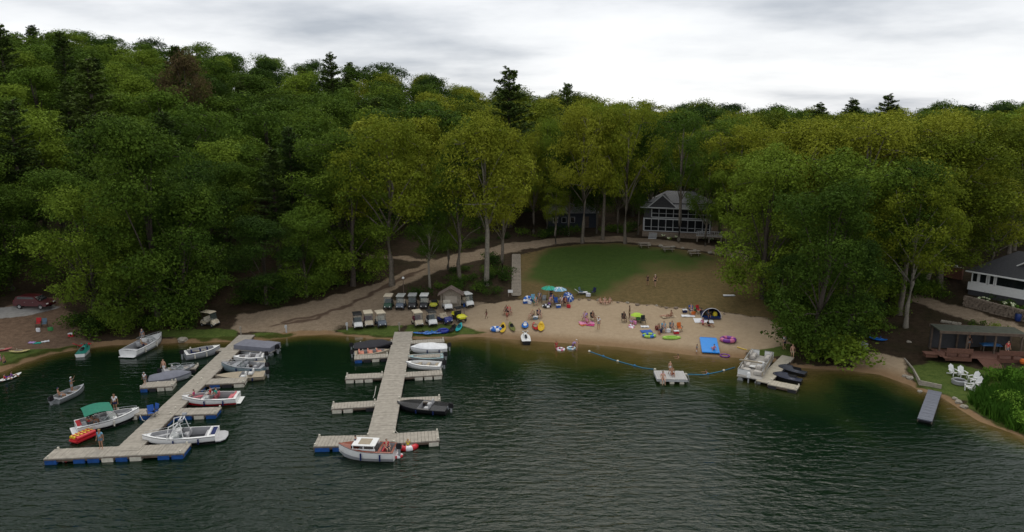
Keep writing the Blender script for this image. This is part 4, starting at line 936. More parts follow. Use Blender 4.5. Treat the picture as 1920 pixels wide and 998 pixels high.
    if tower:
        x = X(.5); b = B / 2 - .1; s = h; m = MB()
        for dx in (0, .5):
            m.tube([(x + .7 + dx * .2, -b, s), (x + .1 + dx, -b * .85, s + 1.05), (x - .35 + dx * .5, -b * .55, s + 1.3), (x - .35 + dx * .5, b * .55, s + 1.3), (x + .1 + dx, b * .85, s + 1.05), (x + .7 + dx * .2, b, s)], .04, 6)
        m.tube([(x - .5, -b, s), (x - .25, -b * .7, s + 1.25)], .035, 6).tube([(x - .5, b, s), (x - .25, b * .7, s + 1.25)], .035, 6); tw = m.build('tower', BW, o)
        for s_ in (-1, 1): MB().tube([(x - .5, s_ * b * .65, s + 1.45), (x - .15, s_ * b * .65, s + 1.45)], .14, 8).build('tower_speaker', BGRY, tw)
    if canopy:
        x = X(canopy[1]); b = B / 2 + .05; r_ = []
        for k in range(7):
            q = k / 6; zz = 1.75 + .18 * math.sin(q * math.pi); xx = x - 1.1 + 2.2 * q; r_.append([Vector((xx, -b, zz - .13)), Vector((xx, -b * .6, zz + .02)), Vector((xx, 0, zz + .08)), Vector((xx, b * .6, zz + .02)), Vector((xx, b, zz - .13))])
        c_ = MB().loft(r_, False, False, False)
        n0 = len(c_.v); c_.loft([[v - Vector((0, 0, .03)) for v in rr_] for rr_ in r_], False, False, False).build('canopy', canopy[0], o, True)
        m = MB()
        for s_ in (-1, 1): m.tube([(x, s_ * b, h), (x - 1.05, s_ * b, 1.62)], .02, 5).tube([(x, s_ * b, h), (x + 1.05, s_ * b, 1.62)], .02, 5).tube([(x, s_ * b, h), (x, s_ * b, 1.8)], .02, 5)
        m.build('canopy_frame', METAL, o)
    return o
boat('large white runabout anchored alone off the left shore', (304, 634), (240, 666), B=2.4, h=.78, wells=((.08, .6),), windshield=.62, seatlay=(('bench', .14), ('chair', .46, -1), ('chair', .46, 1)), bottom=BGRY)
boat('white bowrider with green canopy moored at the left dock, red trim aft', (262, 777), (143, 805), B=2.3, h=.72, canopy=(mat('green_canvas', (.008, .16, .10), .7), .34), bottom=BBLK, seatm=BSEAT)
boat('white wakeboard boat with tower and rear platform at the end of the left dock', (268, 829), (408, 817), B=2.35, h=.7, tower=True, platform=True, engine=None, bottom=BBLK, wells=((.12, .54), (.62, .88)))
boat('white and red bowrider at the right side of the left dock', (342, 753), (447, 748), B=2.2, h=.66, stripe=None, bottom=BRED, seatm=mat('seat_red_white', (.45, .12, .14), .6, var=.6, scale=1.2))
boat('light grey boat with white side panels in the topmost left slip of the left dock', (413, 657), (347, 669), B=2.1, h=.7, hullm=BGRY, deckm=BW, engine='outboard', wells=((.06, .82),), windshield=None, seatlay=(('chair', .25, 0), ('chair', .5, 0), ('chair', .7, 0)), seatm=BNAVY)
boat('small white and red open boat behind the second right finger of the left dock', (438, 674), (495, 670), B=1.7, h=.5, deckm=BW, floorm=BTAN, engine='outboard', windshield=None, wells=((.06, .8),), seatlay=(('bench', .2), ('bench', .55)))
boat('blue grey fishing boat with pale console in the right slips of the left dock', (416, 690), (497, 694), B=2.0, h=.72, hullm=mat('boat_bluegrey', (.19, .25, .28), .4), deckm=BGRY, engine='outboard', windshield=.5, wells=((.06, .58), (.68, .86)), seatlay=(('chair', .25, -1), ('chair', .4, 1)))
boat('low tan decked boat with white seats beside the left dock finger', (404, 709), (497, 704), B=2.0, h=.45, hullm=BTAN, deckm=BTAN, floorm=BTAN, engine='outboard', windshield=None, wells=((.25, .5),), seatlay=(('chair', .3, -1), ('chair', .42, 1)), seatm=BW)
boat('grey aluminium boat in the upper left slip of the left dock', (366, 691), (305, 702), B=1.9, h=.55, hullm=ALU, deckm=BGRY, engine='outboard', windshield=.55, wells=((.06, .55), (.65, .85)), seatlay=(('bench', .15), ('chair', .4, 1)))
boat('boat under a slate grey cover next to the lower left finger of the left dock', (359, 704), (280, 714), B=1.95, h=.5, hullm=BGRY, cover=COVG, engine='outboard')
boat('boat under a black cover in the first left slip of the middle dock', (736, 650), (664, 655), B=2.2, h=.65, hullm=BBLK, cover=COVB, engine='outboard')
boat('tan open boat with red cushions between the black covered boat and finger', (731, 661), (665, 666), B=1.7, h=.5, hullm=BTAN, deckm=BTAN, floorm=BTAN, engine='outboard', windshield=None, wells=((.08, .85),), seatlay=(('bench', .2), ('bench', .45), ('bench', .7)), seatm=mat('seat_salmon', (.55, .22, .15), .6, var=.4))
boat('boat under a bright white cover in the first right slip of the middle dock', (770, 657), (838, 654), B=1.9, h=.55, cover=COVW, engine='outboard')
boat('pale teal aluminium boat in the second right slip of the middle dock', (765, 674), (831, 671), B=1.75, h=.5, hullm=ALU, deckm=mat('boat_pale_teal', (.22, .34, .36), .5), engine='outboard', windshield=None, wells=((.06, .84),), benches=True, seatm=BW)
boat('white and tan open boat nearest the third right finger of the middle dock', (761, 684), (828, 687), B=1.75, h=.5, engine='outboard', windshield=None, wells=((.06, .84),), benches=True, seatm=BTAN, floorm=BTAN)
boat('black bass boat with grey seats moored at the fourth right finger of the middle dock', (745, 760), (840, 768), B=2.2, h=.5, hullm=BBLK, deckm=BBLK, floorm=CARP, engine='outboard', windshield=None, wells=((.3, .55),), seatlay=(('chair', .38, -1), ('chair', .38, 1)), seatm=BSEAT, blunt=2.8)
cb = boat('old white cruiser with mahogany foredeck and cabin at the end of the middle dock', (636, 849), (742, 853), B=2.05, h=.85, deckm=MAHOG, floorm=BTAN, engine='outboard', windshield=None, wells=((.05, .24), (.27, .6)), seats=False, bottom=BGRY)
MB().box((.1, 0, 1.28), (1.9, 1.5, .07)).build('cabin_roof', BW, cb, bev=.02)
MB().box((.1, .0, 1.325), (.95, 1.0, .03)).build('roof_hatch', BTAN, cb)
for s_ in (-1, 1):
    for x in (-.75, .1, .95): MB().box((x, s_ * .7, 1.05), (.07, .05, .45)).build('cabin_post', BW, cb)
    MB().box((.1, s_ * .72, .93), (1.9, .04, .16)).build('cabin_side', BW, cb)
MB().box((1.08, 0, 1.06), (.05, 1.35, .4)).build('cabin_window', DGLASS, cb)
s_ = MB().box((-1.1, 0, .42), (.5, 1.3, .3)).build('seat', BRED, cb, bev=.04); MB().box((-1.4, 0, .66), (.13, 1.3, .4)).build('backrest', BRED, s_)
# open fishing boat out on the water
FB = boat('aluminium fishing boat with two anglers floating left of the docks', (158, 727), (101, 753), B=1.55, h=.5, hullm=ALU, deckm=BGRY, floorm=BTAN, engine='outboard', windshield=None, wells=((.05, .85),), benches=True, seatm=BGRY)
# pontoon cover boat: a square decked boat under a cover
def pontoon(label, bow, stern, B, cover=None, name='pontoon_boat'):
    loc, rz, L = place(bow, stern); o = root(name, label, 'pontoon boat', loc, rz)
    for s_ in (-1, 1): MB().tube([(-L / 2, s_ * (B / 2 - .35), .05), (L / 2 - .5, s_ * (B / 2 - .35), .05), (L / 2 - .1, s_ * (B / 2 - .35), .22)], [.3, .3, .08], 12).build('pontoon', ALU, o, True)
    MB().box((0, 0, .42), (L, B, .1)).build('deck', mat('pontoon_carpet', (.36, .34, .31), .9), o)
    if cover:
        r_ = [[Vector((x, -B / 2 - .02, .5)), Vector((x, -B / 2 - .02, 1.0)), Vector((x, -B * .2, zz)), Vector((x, B * .2, zz)), Vector((x, B / 2 + .02, 1.0)), Vector((x, B / 2 + .02, .5))] for x, zz in ((-L / 2, 1.05), (-L * .25, 1.3), (0, 1.18), (L * .25, 1.3), (L / 2, 1.02))]
        MB().loft(r_).build('cover', cover, o, True)
    else:
        for (c, d) in (((-.1, B / 2 - .05), (L * .86, .05)), ((-.1, -B / 2 + .05), (L * .86, .05)), ((L / 2 - .25, -.75), (.05, B * .38)), ((L / 2 - .25, .75), (.05, B * .38)), ((-L / 2 + .25, .6), (.05, B * .5))):
            f = MB().box((c[0], c[1], .85), (d[0], d[1], .55)).build('fence_panel', BTAN if d[0] > 1 else BW, o); mm = MB()
            mm.box((c[0], c[1], 1.16), (d[0] + .06, d[1] + .03, .05)); mm.build('rail', METAL, f)
        for (x, y, a, b_) in ((L * .36, -B * .33, 1.6, .6), (L * .36, B * .33, 1.6, .6), (-L * .05, B * .33, 1.5, .6), (-L * .33, -B * .3, .6, 1.0), (-L * .33, B * .25, 1.1, .9)):
            s_ = MB().box((x, y, .68), (a, b_, .38)).build('couch', mat('pontoon_seat', (.50, .47, .43), .6), o, bev=.06)
            MB().box((x, y + (b_ / 2 - .08) * (1 if y > 0 else -1), .98), (a, .16, .4)).build('backrest', mat('pontoon_seat', 0), s_, bev=.05)
        s_ = MB().box((-.1 * L, -B * .25, .9), (.55, .75, .85), top=(.7, .9)).build('console', BW, o, bev=.04)
        MB().box((-.2 * L, -B * .25, .85), (.5, .5, .55)).build('helm_seat', mat('pontoon_seat', 0), o, bev=.06)
        m = MB()
        for s_ in (-1, 1):
            m.tube([(-L * .1, s_ * B * .47, 1.15), (-L * .42, s_ * B * .47, 2.0)], .025, 5).tube([(-L * .1, s_ * B * .47, 1.15), (-L * .40, s_ * B * .47, 1.55)], .025, 5)
        m.tube([(-L * .42, -B * .47, 2.0), (-L * .42, B * .47, 2.0)], .05, 6).build('folded_canopy_frame', METAL, o)
        MB().tube([(-L * .42, -B * .45, 2.03), (-L * .42, B * .45, 2.03)], .1, 8).build('folded_canopy', BTAN, o)
        MB().box((-L * .1, B * .1, .7), (.6, .6, .05)).tube([(-L * .1, B * .1, .45), (-L * .1, B * .1, .7)], .05, 6).build('table', BW, o)
    e = MB().box((-L / 2 - .25, 0, .85), (.5, .36, .5), top=(.8, .8)).build('outboard_motor', BBLK if cover else BW, o, bev=.05); MB().box((-L / 2 - .25, 0, .25), (.16, .12, .9)).build('drive_leg', BGRY, e)
    return o
pontoon('pontoon boat under a slate grey cover in the topmost right slip of the left dock', (450, 653), (517, 659), 2.2, COVG)
pontoon('pale open pontoon boat with couches beside the small L shaped dock', (1429, 671), (1404, 712), 2.45)
# personal watercraft and kayaks
def pwc(label, bow, stern, c1, c2, beached=False, lift=0):
    loc, rz, L = place(bow, stern, .2); L = 2.9; z = max(hgt(loc[0], loc[1]), 0) + (.1 if beached else 0); o = root('personal_watercraft', label, 'watercraft', (loc[0], loc[1], z), rz); B = 1.15; r_ = []
    for k in range(15):
        t = k / 14; b = hb(t, B, 2.6, .92); x = -L / 2 + L * t; s = .38 + .2 * t * t; kz = -.1 + (0 if t < .7 else .45 * ((t - .7) / .3) ** 2)
        r_.append([Vector((x, -b, s)), Vector((x, -b * .8, .05 + kz)), Vector((x, 0, kz)), Vector((x, b * .8, .05 + kz)), Vector((x, b, s))])
    MB().loft(r_, True, False, False).build('hull', c1, o, True)
    r_ = []
    for k in range(15):
        t = k / 14; b = hb(t, B, 2.6, .92); x = -L / 2 + L * t; s = .38 + .2 * t * t; hp = s + (.04 if t < .15 else .16 if t < .5 else .36 * math.sin(min(1, (1 - t) / .35) * math.pi / 2) + .04)
        r_.append([Vector((x, -b, s)), Vector((x, -b * .55, s + .02)), Vector((x, -b * .3, hp)), Vector((x, b * .3, hp)), Vector((x, b * .55, s + .02)), Vector((x, b, s))])
    MB().loft(r_, True, False, False).build('top_deck', c2, o, True)
    MB().box((-.35, 0, .68), (1.2, .32, .22), top=(.9, .8)).build('seat', BBLK, o, bev=.05)
    MB().tube([(.38, -.34, .95), (.45, 0, .98), (.38, .34, .95)], .03, 6).tube([(.6, 0, .7), (.45, 0, .98)], .05, 6).build('handlebar', BBLK, o)
    for s_ in (-1, 1): MB().box((.42, s_ * .28, 1.04), (.05, .14, .1)).build('mirror', c2, o)
    return o
pwc('white and black personal watercraft with lime trim beached at the waterline', (983, 628), (988, 647), BBLK, BW, True)
pwc('dark grey personal watercraft in the water beside the L dock, upper one', (1462, 692), (1508, 702), BBLK, bm_('dkgrey', (.06, .065, .08)))
pwc('dark grey personal watercraft nearest the foot of the L dock', (1450, 706), (1502, 716), BBLK, bm_('dkgrey2', (.05, .055, .08)))
pwc('small white and green jet boat at the left shore by the red lounge chair', (166, 651), (149, 668), BW, bm_('jadegreen', (.03, .22, .17)))
def kayak(label, a, b, m, L=None, B=.72, name='kayak', inner=None, tilt=0):
    pa, pb = G(*a), G(*b); c = (pa + pb) / 2; L = L or max((pa - pb).length, 2.0); z = max(hgt(c.x, c.y), 0); o = root(name, label, name.replace('_', ' '), (c.x, c.y, z), ang(pb, pa), None, tilt); r_ = []
    sl_ = math.atan2(pa.z - pb.z, (pa.xy - pb.xy).length); o.rotation_euler[1] = -sl_
    for k in range(17):
        t = k / 16; q = math.sin(max(.02, min(.98, t)) * math.pi) ** .55; b_ = B / 2 * q; x = -L / 2 + L * t; up = .12 * abs(2 * t - 1) ** 2.5
        r_.append([Vector((x, b_ * math.cos(f), .17 + up + .15 * q * math.sin(f) * (1 if math.sin(f) < 0 else .55))) for f in [j / 12 * math.tau for j in range(12)]])
    MB().loft(r_).build('hull', m, o, True)
    r2 = MB().torus((-.05 * L, 0, .27), .3, .035, 18, 6, 1.35, .72); r2.build('cockpit_rim', inner or BBLK, o, True)
    MB().lathe((-.05 * L, 0, .262), [(.01, .0), (.28, .004), (.28, -.01)], 16, 1.35, .72).build('cockpit_opening', BBLK if not inner else inner, o)
    MB().box((-.13 * L, 0, .36), (.08, .36, .24)).build('seat_back', inner or BBLK, o, bev=.02)
    return o
KB = bm_('kayakblue', (.015, .12, .42)); KY = bm_('kayakyellow', (.62, .40, .03)); KR = bm_('kayakred', (.35, .015, .015)); KO = bm_('olive', (.14, .15, .04)); KT = bm_('turq', (.02, .33, .36))
kayak('blue kayak lying on the grass nearest the middle dock head', (778, 627), (800, 625), KB)
kayak('blue kayak on the grass right of the one nearest the dock', (796, 629), (817, 625), KB, inner=bm_('kb2', (.05, .2, .5)))
kayak('short blue kayak on the grass, last of the blue row', (812, 627), (832, 625), KB)
kayak('black kayak lying left of the turquoise one behind the yellow cart', (844, 626), (853, 611), BBLK)
kayak('turquoise kayak tilted on the grass below the yellow utility cart', (856, 625), (865, 609), KT, inner=bm_('kt2', (.01, .1, .14)))
kayak('black and yellow kayak at the left end of the beached row', (941, 627), (944, 608), KY, inner=BBLK, B=.85)
kayak('olive green kayak beached beside the black and yellow one', (964, 624), (956, 607), KO)
kayak('short blue and white boat beached between olive and red kayaks', (984, 618), (985, 607), KB, L=2.1, B=.9, inner=BW)
kayak('red kayak with tan edge left of the yellow one', (1006, 622), (1001, 608), KR, inner=BTAN)
kayak('bright yellow kayak at the right end of the beached row', (1014, 624), (1015, 606), KY, B=.9, inner=KY)
kayak('white paddle board at the left edge of the lake carrying two children', (40, 703), (-6, 720), BW, B=.85, name='paddle_board', inner=bm_('purple', (.12, .04, .3)))
kayak('cream paddle board lying on the left shore sand', (50, 660), (24, 662), mat('cream', (.45, .38, .16), .5), B=.7, name='paddle_board', inner=BTAN)
kayak('pink paddle board behind the cream one at the left edge', (14, 657), (-8, 660), mat('pinkboard', (.42, .1, .1), .5), B=.6, name='paddle_board', inner=BTAN)
kayak('blue upturned canoe under the trees behind the private sand', (1636, 637), (1656, 640), KB, B=.9, name='canoe', inner=KB)
# inflatable rings
def ring(label, c, Rr, r, m, m2=None, sx=1, floor=True, water=None, name='inflatable_ring', rz=0, tiltx=0, sy=1):
    p = G(*c); o = root(name, label, 'inflatable', (p.x, p.y, max(p.z, 0) + r * (.5 if p.z <= .01 else .95)), rz, None, tiltx)
    MB().torus((0, 0, 0), Rr, r, 26, 10, sx, sy).build('tube', m, o, True)
    if m2:
        for a in (0, .25, .5, .75): MB().torus((0, 0, 0), Rr, r * 1.03, 5, 10, sx, sy, 1, a, a + .1).build('stripe', m2, o, True)
    if floor: MB().lathe((0, 0, -r * .6), [(Rr, 0), (Rr, .06), (.01, .06)], 20, sx, sy).build('base', m2 or m, o)
    MB().lathe((Rr * sx * .7, Rr * sy * .7, r * .85), [(.04, 0), (.035, .06), (.01, .065)], 6).build('valve', BLACK, o)
    return o
PNK = mat('pink_vinyl', (.55, .16, .28), .4); PUR = mat('purple_vinyl', (.16, .03, .26), .4); LIM = mat('lime_vinyl', (.32, .55, .08), .4); REDV = mat('red_vinyl', (.50, .02, .03), .4, var=.1); YELV = mat('yellow_vinyl', (.62, .42, .02), .4)
BLV = mat('blue_vinyl', (.015, .13, .5), .4); WHV = mat('white_vinyl', (.7, .7, .72), .4)
ring('large blue ring with pale stripes standing on the grass beside the beach kayaks', (930, 620), .55, .22, BLV, WHV)
ring('round dark blue tube on the grass between blue and black kayaks', (831, 623), .55, .2, mat('deepblue', (.01, .025, .25), .4), None)
ring('red round towable tube tied at the end of the middle dock', (764, 838), .62, .24, REDV, WHV, sx=1.1)
ring('lime green ring at the water edge below the black beach chair', (1217, 631), .55, .16, LIM, BLV, floor=False, sx=1.2)
ring('long lime green float lying at the water edge', (1259, 635), .62, .14, LIM, None, sx=1.5, sy=.55)
ring('purple and pink ring on the sand right of the blue floating mat', (1365, 640), .66, .24, PUR, PNK, sx=1.1)
ring('pale ring floating with the left wading child', (1051, 656), .42, .12, WHV, PNK, floor=False)
ring('pale blue ring floating beside the two waders', (1071, 654), .42, .12, mat('paleblue', (.3, .5, .6), .4), WHV, floor=False)
ring('black inner tube with white centre lying below the umbrella group', (1025, 576), .5, .16, BBLK, WHV)
ring('blue ring standing left of the umbrella group', (990, 565), .5, .2, BLV, WHV, tiltx=R(40))
ring('small pink swim ring on the sand in front of the dark folding chair', (1184, 614), .3, .1, PNK, WHV, tiltx=R(35))
ring('thin purple ring in the shallows right of the blue mat', (1359, 668), .5, .07, PUR, None, floor=False)
ring('round red tube tied behind the old cruiser stern', (746, 856), .3, .12, REDV, WHV)
# towable sofa tube
loc, rz, L = place((176, 810), (135, 828)); o = root('towable_tube', 'red and yellow towable tube floating behind the green canopy boat', 'inflatable', (loc[0], loc[1], .1), rz)
MB().box((0, 0, .12), (L, 1.1, .34)).build('base', REDV, o, bev=.14, smooth_=True)
for y in (-.36, 0, .36): MB().tube([(-L / 2 + .15, y, .36), (L / 2 - .15, y, .36)], .15, 10).build('bolster', YELV if y > -.1 else REDV, o, True)
for k in range(5): MB().tube([(-L / 2 + .35 + k * (L - .7) / 4, -.3, .49), (-L / 2 + .35 + k * (L - .7) / 4, .45, .49)], .05, 6).build('strap', REDV, o)
# blue mat
a, b = G(1313, 637), G(1342, 637); c_, d_ = W(1348, 664, .1), W(1318, 664, .1); far_ = (a + b) / 2; near_ = (c_ + d_) / 2; ctr = (far_ + near_) / 2; ln = (far_ - near_).length; wid = (b - a).length
o = root('floating_mat', 'large bright blue foam mat lying half in the water', 'mat', (ctr.x, ctr.y, ctr.z + .12), ang(near_, far_) - R(90)); o.rotation_euler[0] = math.atan2(far_.z - near_.z + .05, ln)
MB().box((0, 0, .06), (wid + .1, ln, .12)).build('foam', mat('mat_blue', (.01, .24, .72), .5, var=.05), o, bev=.04)
MB().box((0, ln / 2 + .02, .06), (wid, .08, .16)).build('pillow_edge', mat('mat_blue2', (.01, .18, .6), .5), o, bev=.03)
# buoy lines
def buoy_line(label, pts):
    P = [W(*q, .05) for q in pts]; o = root('buoy_line', label, 'buoy line', P[0]); off = P[0]; dense = []
    for a, b in zip(P[:-1], P[1:]):
        n = max(1, int((b - a).length / .5)); dense += [a + (b - a) * (k / n) - off for k in range(n)]
    dense.append(P[-1] - off); MB().tube([Vector(q) for q in dense], .05, 6).build('rope', mat('blue_rope', (.02, .16, .28), .6), o)
    for k, q in enumerate(dense[::4]): 
        MB().lathe(q, [(.01, -.14), (.13, -.05), (.15, .03), (.1, .12), (.01, .16)], 8).build('buoy', WHITEF if (k % 2 == 0) else mat('blue_buoy', (.02, .14, .3), .5), o, True)
buoy_line('rope of blue and white buoys running from the waders to the swim raft', [(1105, 659), (1125, 666), (1150, 675), (1175, 682), (1205, 690), (1228, 693)])
buoy_line('rope of blue and white buoys between swim raft and pontoon boat', [(1286, 702), (1320, 703), (1350, 697), (1378, 689)])

ROPE = mat('white_rope', (.5, .48, .42), .9)
for k, (a, b) in enumerate((((262, 778), (272, 790)), ((268, 829), (258, 838)), ((342, 753), (335, 760)), ((745, 762), (736, 768)), ((640, 846), (650, 832)), ((738, 846), (742, 832)), ((416, 690), (408, 694)), ((413, 657), (424, 660)), ((440, 673), (432, 672)), ((770, 657), (764, 660)), ((765, 674), (758, 676)), ((359, 704), (372, 702)), ((705, 724), (700, 746)), ((738, 798), (746, 812)))):
    p0, p1 = W(*a, .72), W(*b, .54); m = (p0 + p1) / 2; m.z = min(p0.z, p1.z) - .12
    nm = ['green canopy boat', 'wakeboard boat', 'white and red bowrider', 'black bass boat', 'old cruiser bow', 'old cruiser stern', 'blue grey fishing boat', 'light grey boat', 'white and red open boat', 'white covered boat', 'pale teal boat', 'slate covered boat', 'fourth left finger of the middle dock', 'corner at the end of the middle dock'][k]
    prop(MB().tube([p0, m, p1], .025, 5).build('mooring_rope', ROPE), 'thin mooring rope tying the ' + nm + ' to the dock' if k < 12 else 'thin mooring rope slack at the ' + nm, 'rope')

# ------------------------------------------------------------------ golf carts
CREAM = mat('cart_roof_cream', (.55, .48, .36), .6, var=.06); CBLK = mat('cart_black', (.02, .02, .022), .4); CWHT = mat('cart_white', (.66, .66, .64), .35); CBLU = mat('cart_blue', (.02, .03, .16), .35); CGRN = mat('cart_green', (.02, .06, .035), .35); CBEI = mat('cart_beige', (.46, .40, .30), .4); CRED = mat('cart_maroon', (.12, .015, .03), .35)
CYEL = mat('cart_yellow', (.60, .58, .02), .4); CSEAT = mat('cart_seat_cream', (.50, .46, .38), .6); CGREY = mat('cart_grey', (.10, .12, .15), .4)
def wheel(par, x, y, r=.23, w=.2):
    t = MB().torus((0, 0, 0), r - .075, .085, 16, 8, 1, 1, 1.15).build('wheel', RUBBER, par, True); t.location = (x, y, r); t.rotation_euler = (R(90), 0, 0)
    MB().lathe((0, 0, -.06), [(.01, 0), (r - .1, 0), (r - .1, .12), (.01, .12)], 12).build('rim', METAL, t)
    return t
def golf_cart(label, px, py, face, body, roofm, seatm=None, rear=True, roof=True, shield=True, group='golf carts parked by the beach'):
    """face: heading of the cart's nose in degrees from +X"""
    p = G(px, py); o = root('golf_cart', label, 'golf cart', p, R(face), group); seatm = seatm or CSEAT
    MB().box((0, 0, .34), (2.15, 1.02, .12)).build('chassis', CBLK, o)
    def sec(x, w, z0, z1): return [Vector((x, -w, z0)), Vector((x, -w * .94, z1 - .06)), Vector((x, -w * .78, z1)), Vector((x, w * .78, z1)), Vector((x, w * .94, z1 - .06)), Vector((x, w, z0))]
    c_ = MB().loft([sec(.62, .54, .38, .92), sec(.82, .56, .34, .88), sec(1.05, .55, .32, .72), sec(1.18, .47, .34, .52)]).build('front_cowl', body, o, True)
    for s in (-1, 1): MB().lathe((0, 0, 0), [(.01, 0), (.075, .0), (.07, .03), (.01, .035)], 10).build('headlight', WHITE, c_, loc=(1.15, s * .33, .5)).rotation_euler = (0, R(75), 0)
    MB().box((1.2, 0, .38), (.08, .86, .12)).build('bumper', CBLK, c_, bev=.02)
    MB().loft([sec(-1.12, .48, .36, .66), sec(-.95, .56, .34, .74), sec(-.2, .56, .34, .66)]).build('rear_body', body, o, True)
    s_ = MB().box((-.08, 0, .74), (.52, 1.04, .14)).build('seat', seatm, o, bev=.03)
    MB().box((-.4, 0, 1.0), (.12, 1.04, .42), ry=R(-10)).build('backrest', seatm, o, bev=.03)
    if rear: MB().box((-.72, 0, .78), (.42, 1.0, .12)).box((-1.02, 0, .5), (.3, .9, .05)).build('rear_seat', seatm, o, bev=.02)
    for x in (.78, -.78):
        for y in (-.5, .5): wheel(o, x, y)
    MB().torus((0, 0, 0), .17, .018, 14, 5).build('steering_wheel', CBLK, o, loc=(.42, -.26, 1.02)).rotation_euler = (0, R(60), 0)
    if roof:
        MB().loft([[Vector((x, -.58, z)), Vector((x, -.5, z + .07)), Vector((x, .5, z + .07)), Vector((x, .58, z)), Vector((x, .5, z - .02)), Vector((x, -.5, z - .02))] for x, z in ((-.95, 1.8), (-.85, 1.84), (.5, 1.84), (.68, 1.79))]).build('roof', roofm, o, True)
        for y in (-.5, .5):
            MB().tube([(.72, y, .85), (.55, y, 1.8)], .02, 5).build('post', CBLK, o); MB().tube([(-.5, y, .7), (-.75, y, 1.8)], .02, 5).build('post', CBLK, o)
        if shield: MB().add([(.76, -.48, .92), (.76, .48, .92), (.6, .48, 1.76), (.6, -.48, 1.76)], [(0, 1, 2, 3)]).build('windshield', WSH, o)
    return o
golf_cart('dark green golf cart with cream roof, leftmost of the back row', 729, 578, -90, CGRN, CREAM, CBLK)
golf_cart('golf cart with pale grey roof and cream seat, second in the back row', 752, 578, -92, CGREY, mat('cart_roof_grey', (.40, .41, .38), .6), CSEAT)
golf_cart('black golf cart with grey roof, third in the back row', 774, 577, -88, CBLK, mat('cart_roof_grey2', (.33, .34, .33), .6), CBLK)
golf_cart('black golf cart with white roof left of the yellow buggy', 796, 577, -90, CBLK, CWHT, CSEAT)
golf_cart('white open cart without roof in front of the notice hut', 839, 580, -75, CWHT, CWHT, CSEAT, roof=False)
golf_cart('golf cart with bright white roof parked at an angle right of the notice hut', 876, 574, -60, CWHT, CWHT, CBEI)
golf_cart('white nosed golf cart with black roof, leftmost of the front row', 671, 614, -72, CWHT, CBLK, CBLK)
golf_cart('maroon golf cart with cream roof and beige nose, second in the front row', 691, 611, -72, CBEI, CREAM, CRED)
golf_cart('slate blue golf cart with cream roof right of the maroon one', 714, 611, -66, CGREY, CREAM, CSEAT)
golf_cart('beige golf cart with cream roof nearest right of the middle dock head', 783, 610, -68, CBEI, CREAM, CRED)
golf_cart('black roofed golf cart with white nose right of the beige one', 809, 609, -70, CWHT, CBLK, CBLK)
golf_cart('dark blue open golf cart with tan seat beside the yellow utility cart', 834, 605, -50, CBLU, CREAM, CBEI, roof=False)
golf_cart('cream golf cart parked alone under the trees near the left dock', 394, 611, -20, CBEI, CREAM, CSEAT)
def buggy(label, px, py, face, body, frame=True, sc=1.0):
    p = G(px, py); o = root('utility_cart', label, 'buggy', p, R(face)); o.scale = (sc,) * 3
    MB().box((0, 0, .42), (2.2, 1.0, .14)).build('chassis', CBLK, o)
    MB().loft([[Vector((x, -w, .5)), Vector((x, -w, z - .08)), Vector((x, -w * .6, z)), Vector((x, w * .6, z)), Vector((x, w, z - .08)), Vector((x, w, .5))] for x, w, z in ((.5, .55, .98), (.85, .55, .92), (1.2, .4, .72))]).build('hood', body, o, True)
    for s in (-1, 1):
        for x in (.85, -.85): MB().box((x, s * .52, .74), (.75, .3, .07), top=(.7, .8)).build('fender', body, o, bev=.02)
    MB().box((-.85, 0, .82), (.8, 1.05, .3)).build('cargo_bed', body, o, bev=.02)
    MB().box((-.15, 0, .68), (.5, 1.0, .16)).box((-.42, 0, .95), (.12, 1.0, .5)).build('seat', CBLK, o, bev=.03)
    if frame:
        m = MB()
        for y in (-.5, .5): m.tube([(.6, y, .9), (.35, y, 1.7), (-.5, y, 1.7), (-.6, y, .8)], .03, 6)
        for x in (.35, -.5): m.tube([(x, -.5, 1.7), (x, .5, 1.7)], .03, 6)
        m.build('roll_cage', CBLK, o); MB().box((-.1, 0, 1.74), (.95, 1.08, .05)).build('roof', CBLK, o)
    for x in (.85, -.85):
        for y in (-.5, .5): wheel(o, x, y, .3)
    for s in (-1, 1): MB().box((1.17, s * .26, .68), (.05, .14, .08)).build('headlight', WHITE, o)
    MB().torus((0, 0, 0), .16, .018, 14, 5).build('steering_wheel', CBLK, o, loc=(.36, -.24, 1.05)).rotation_euler = (0, R(60), 0)
buggy('bright yellow utility cart with black cage at the right end of the front row', 861, 601, -62, CYEL)
buggy('small yellow and dark buggy in the back row left of the notice hut', 814, 577, -90, mat('cart_olive_yellow', (.38, .38, .03), .4), frame=False, sc=.85)
for k, q in enumerate(((769, 566), (779, 566))):
    pass
# red car
p = G(66, 577); car = root('parked_car', 'dark red minivan parked beyond the paved slab under the left trees', 'car', p, R(-4)); DR = mat('dark_red_paint', (.065, .005, .008), .4, coat=.15)
pf = [(-2.3, .45), (-2.32, .95), (-2.2, 1.1), (-1.9, 1.62), (-1.6, 1.72), (.3, 1.7), (.6, 1.6), (1.3, 1.08), (2.1, .92), (2.3, .7), (2.3, .4)]
def carsec(y, ins): return [Vector((x * (1 - ins * .02), y - math.copysign(.16 * max(0, (z - 1.0)) / .7, y) if abs(y) > .1 else y, z)) for x, z in pf]
MB().loft([carsec(y, 1 if abs(y) > .85 else 0) for y in (-.92, -.86, 0, .86, .92)]).build('body', DR, car, True)
MB().add([(-1.85, -.83, 1.15), (.95, -.83, 1.15), (.45, -.77, 1.6), (-1.6, -.77, 1.62)], [(0, 1, 2, 3)]).build('side_window', DGLASS, car).location = (0, -.035, 0)
MB().add([(-1.85, .83, 1.15), (.95, .83, 1.15), (.45, .77, 1.6), (-1.6, .77, 1.62)], [(3, 2, 1, 0)]).build('side_window', DGLASS, car).location = (0, .035, 0)
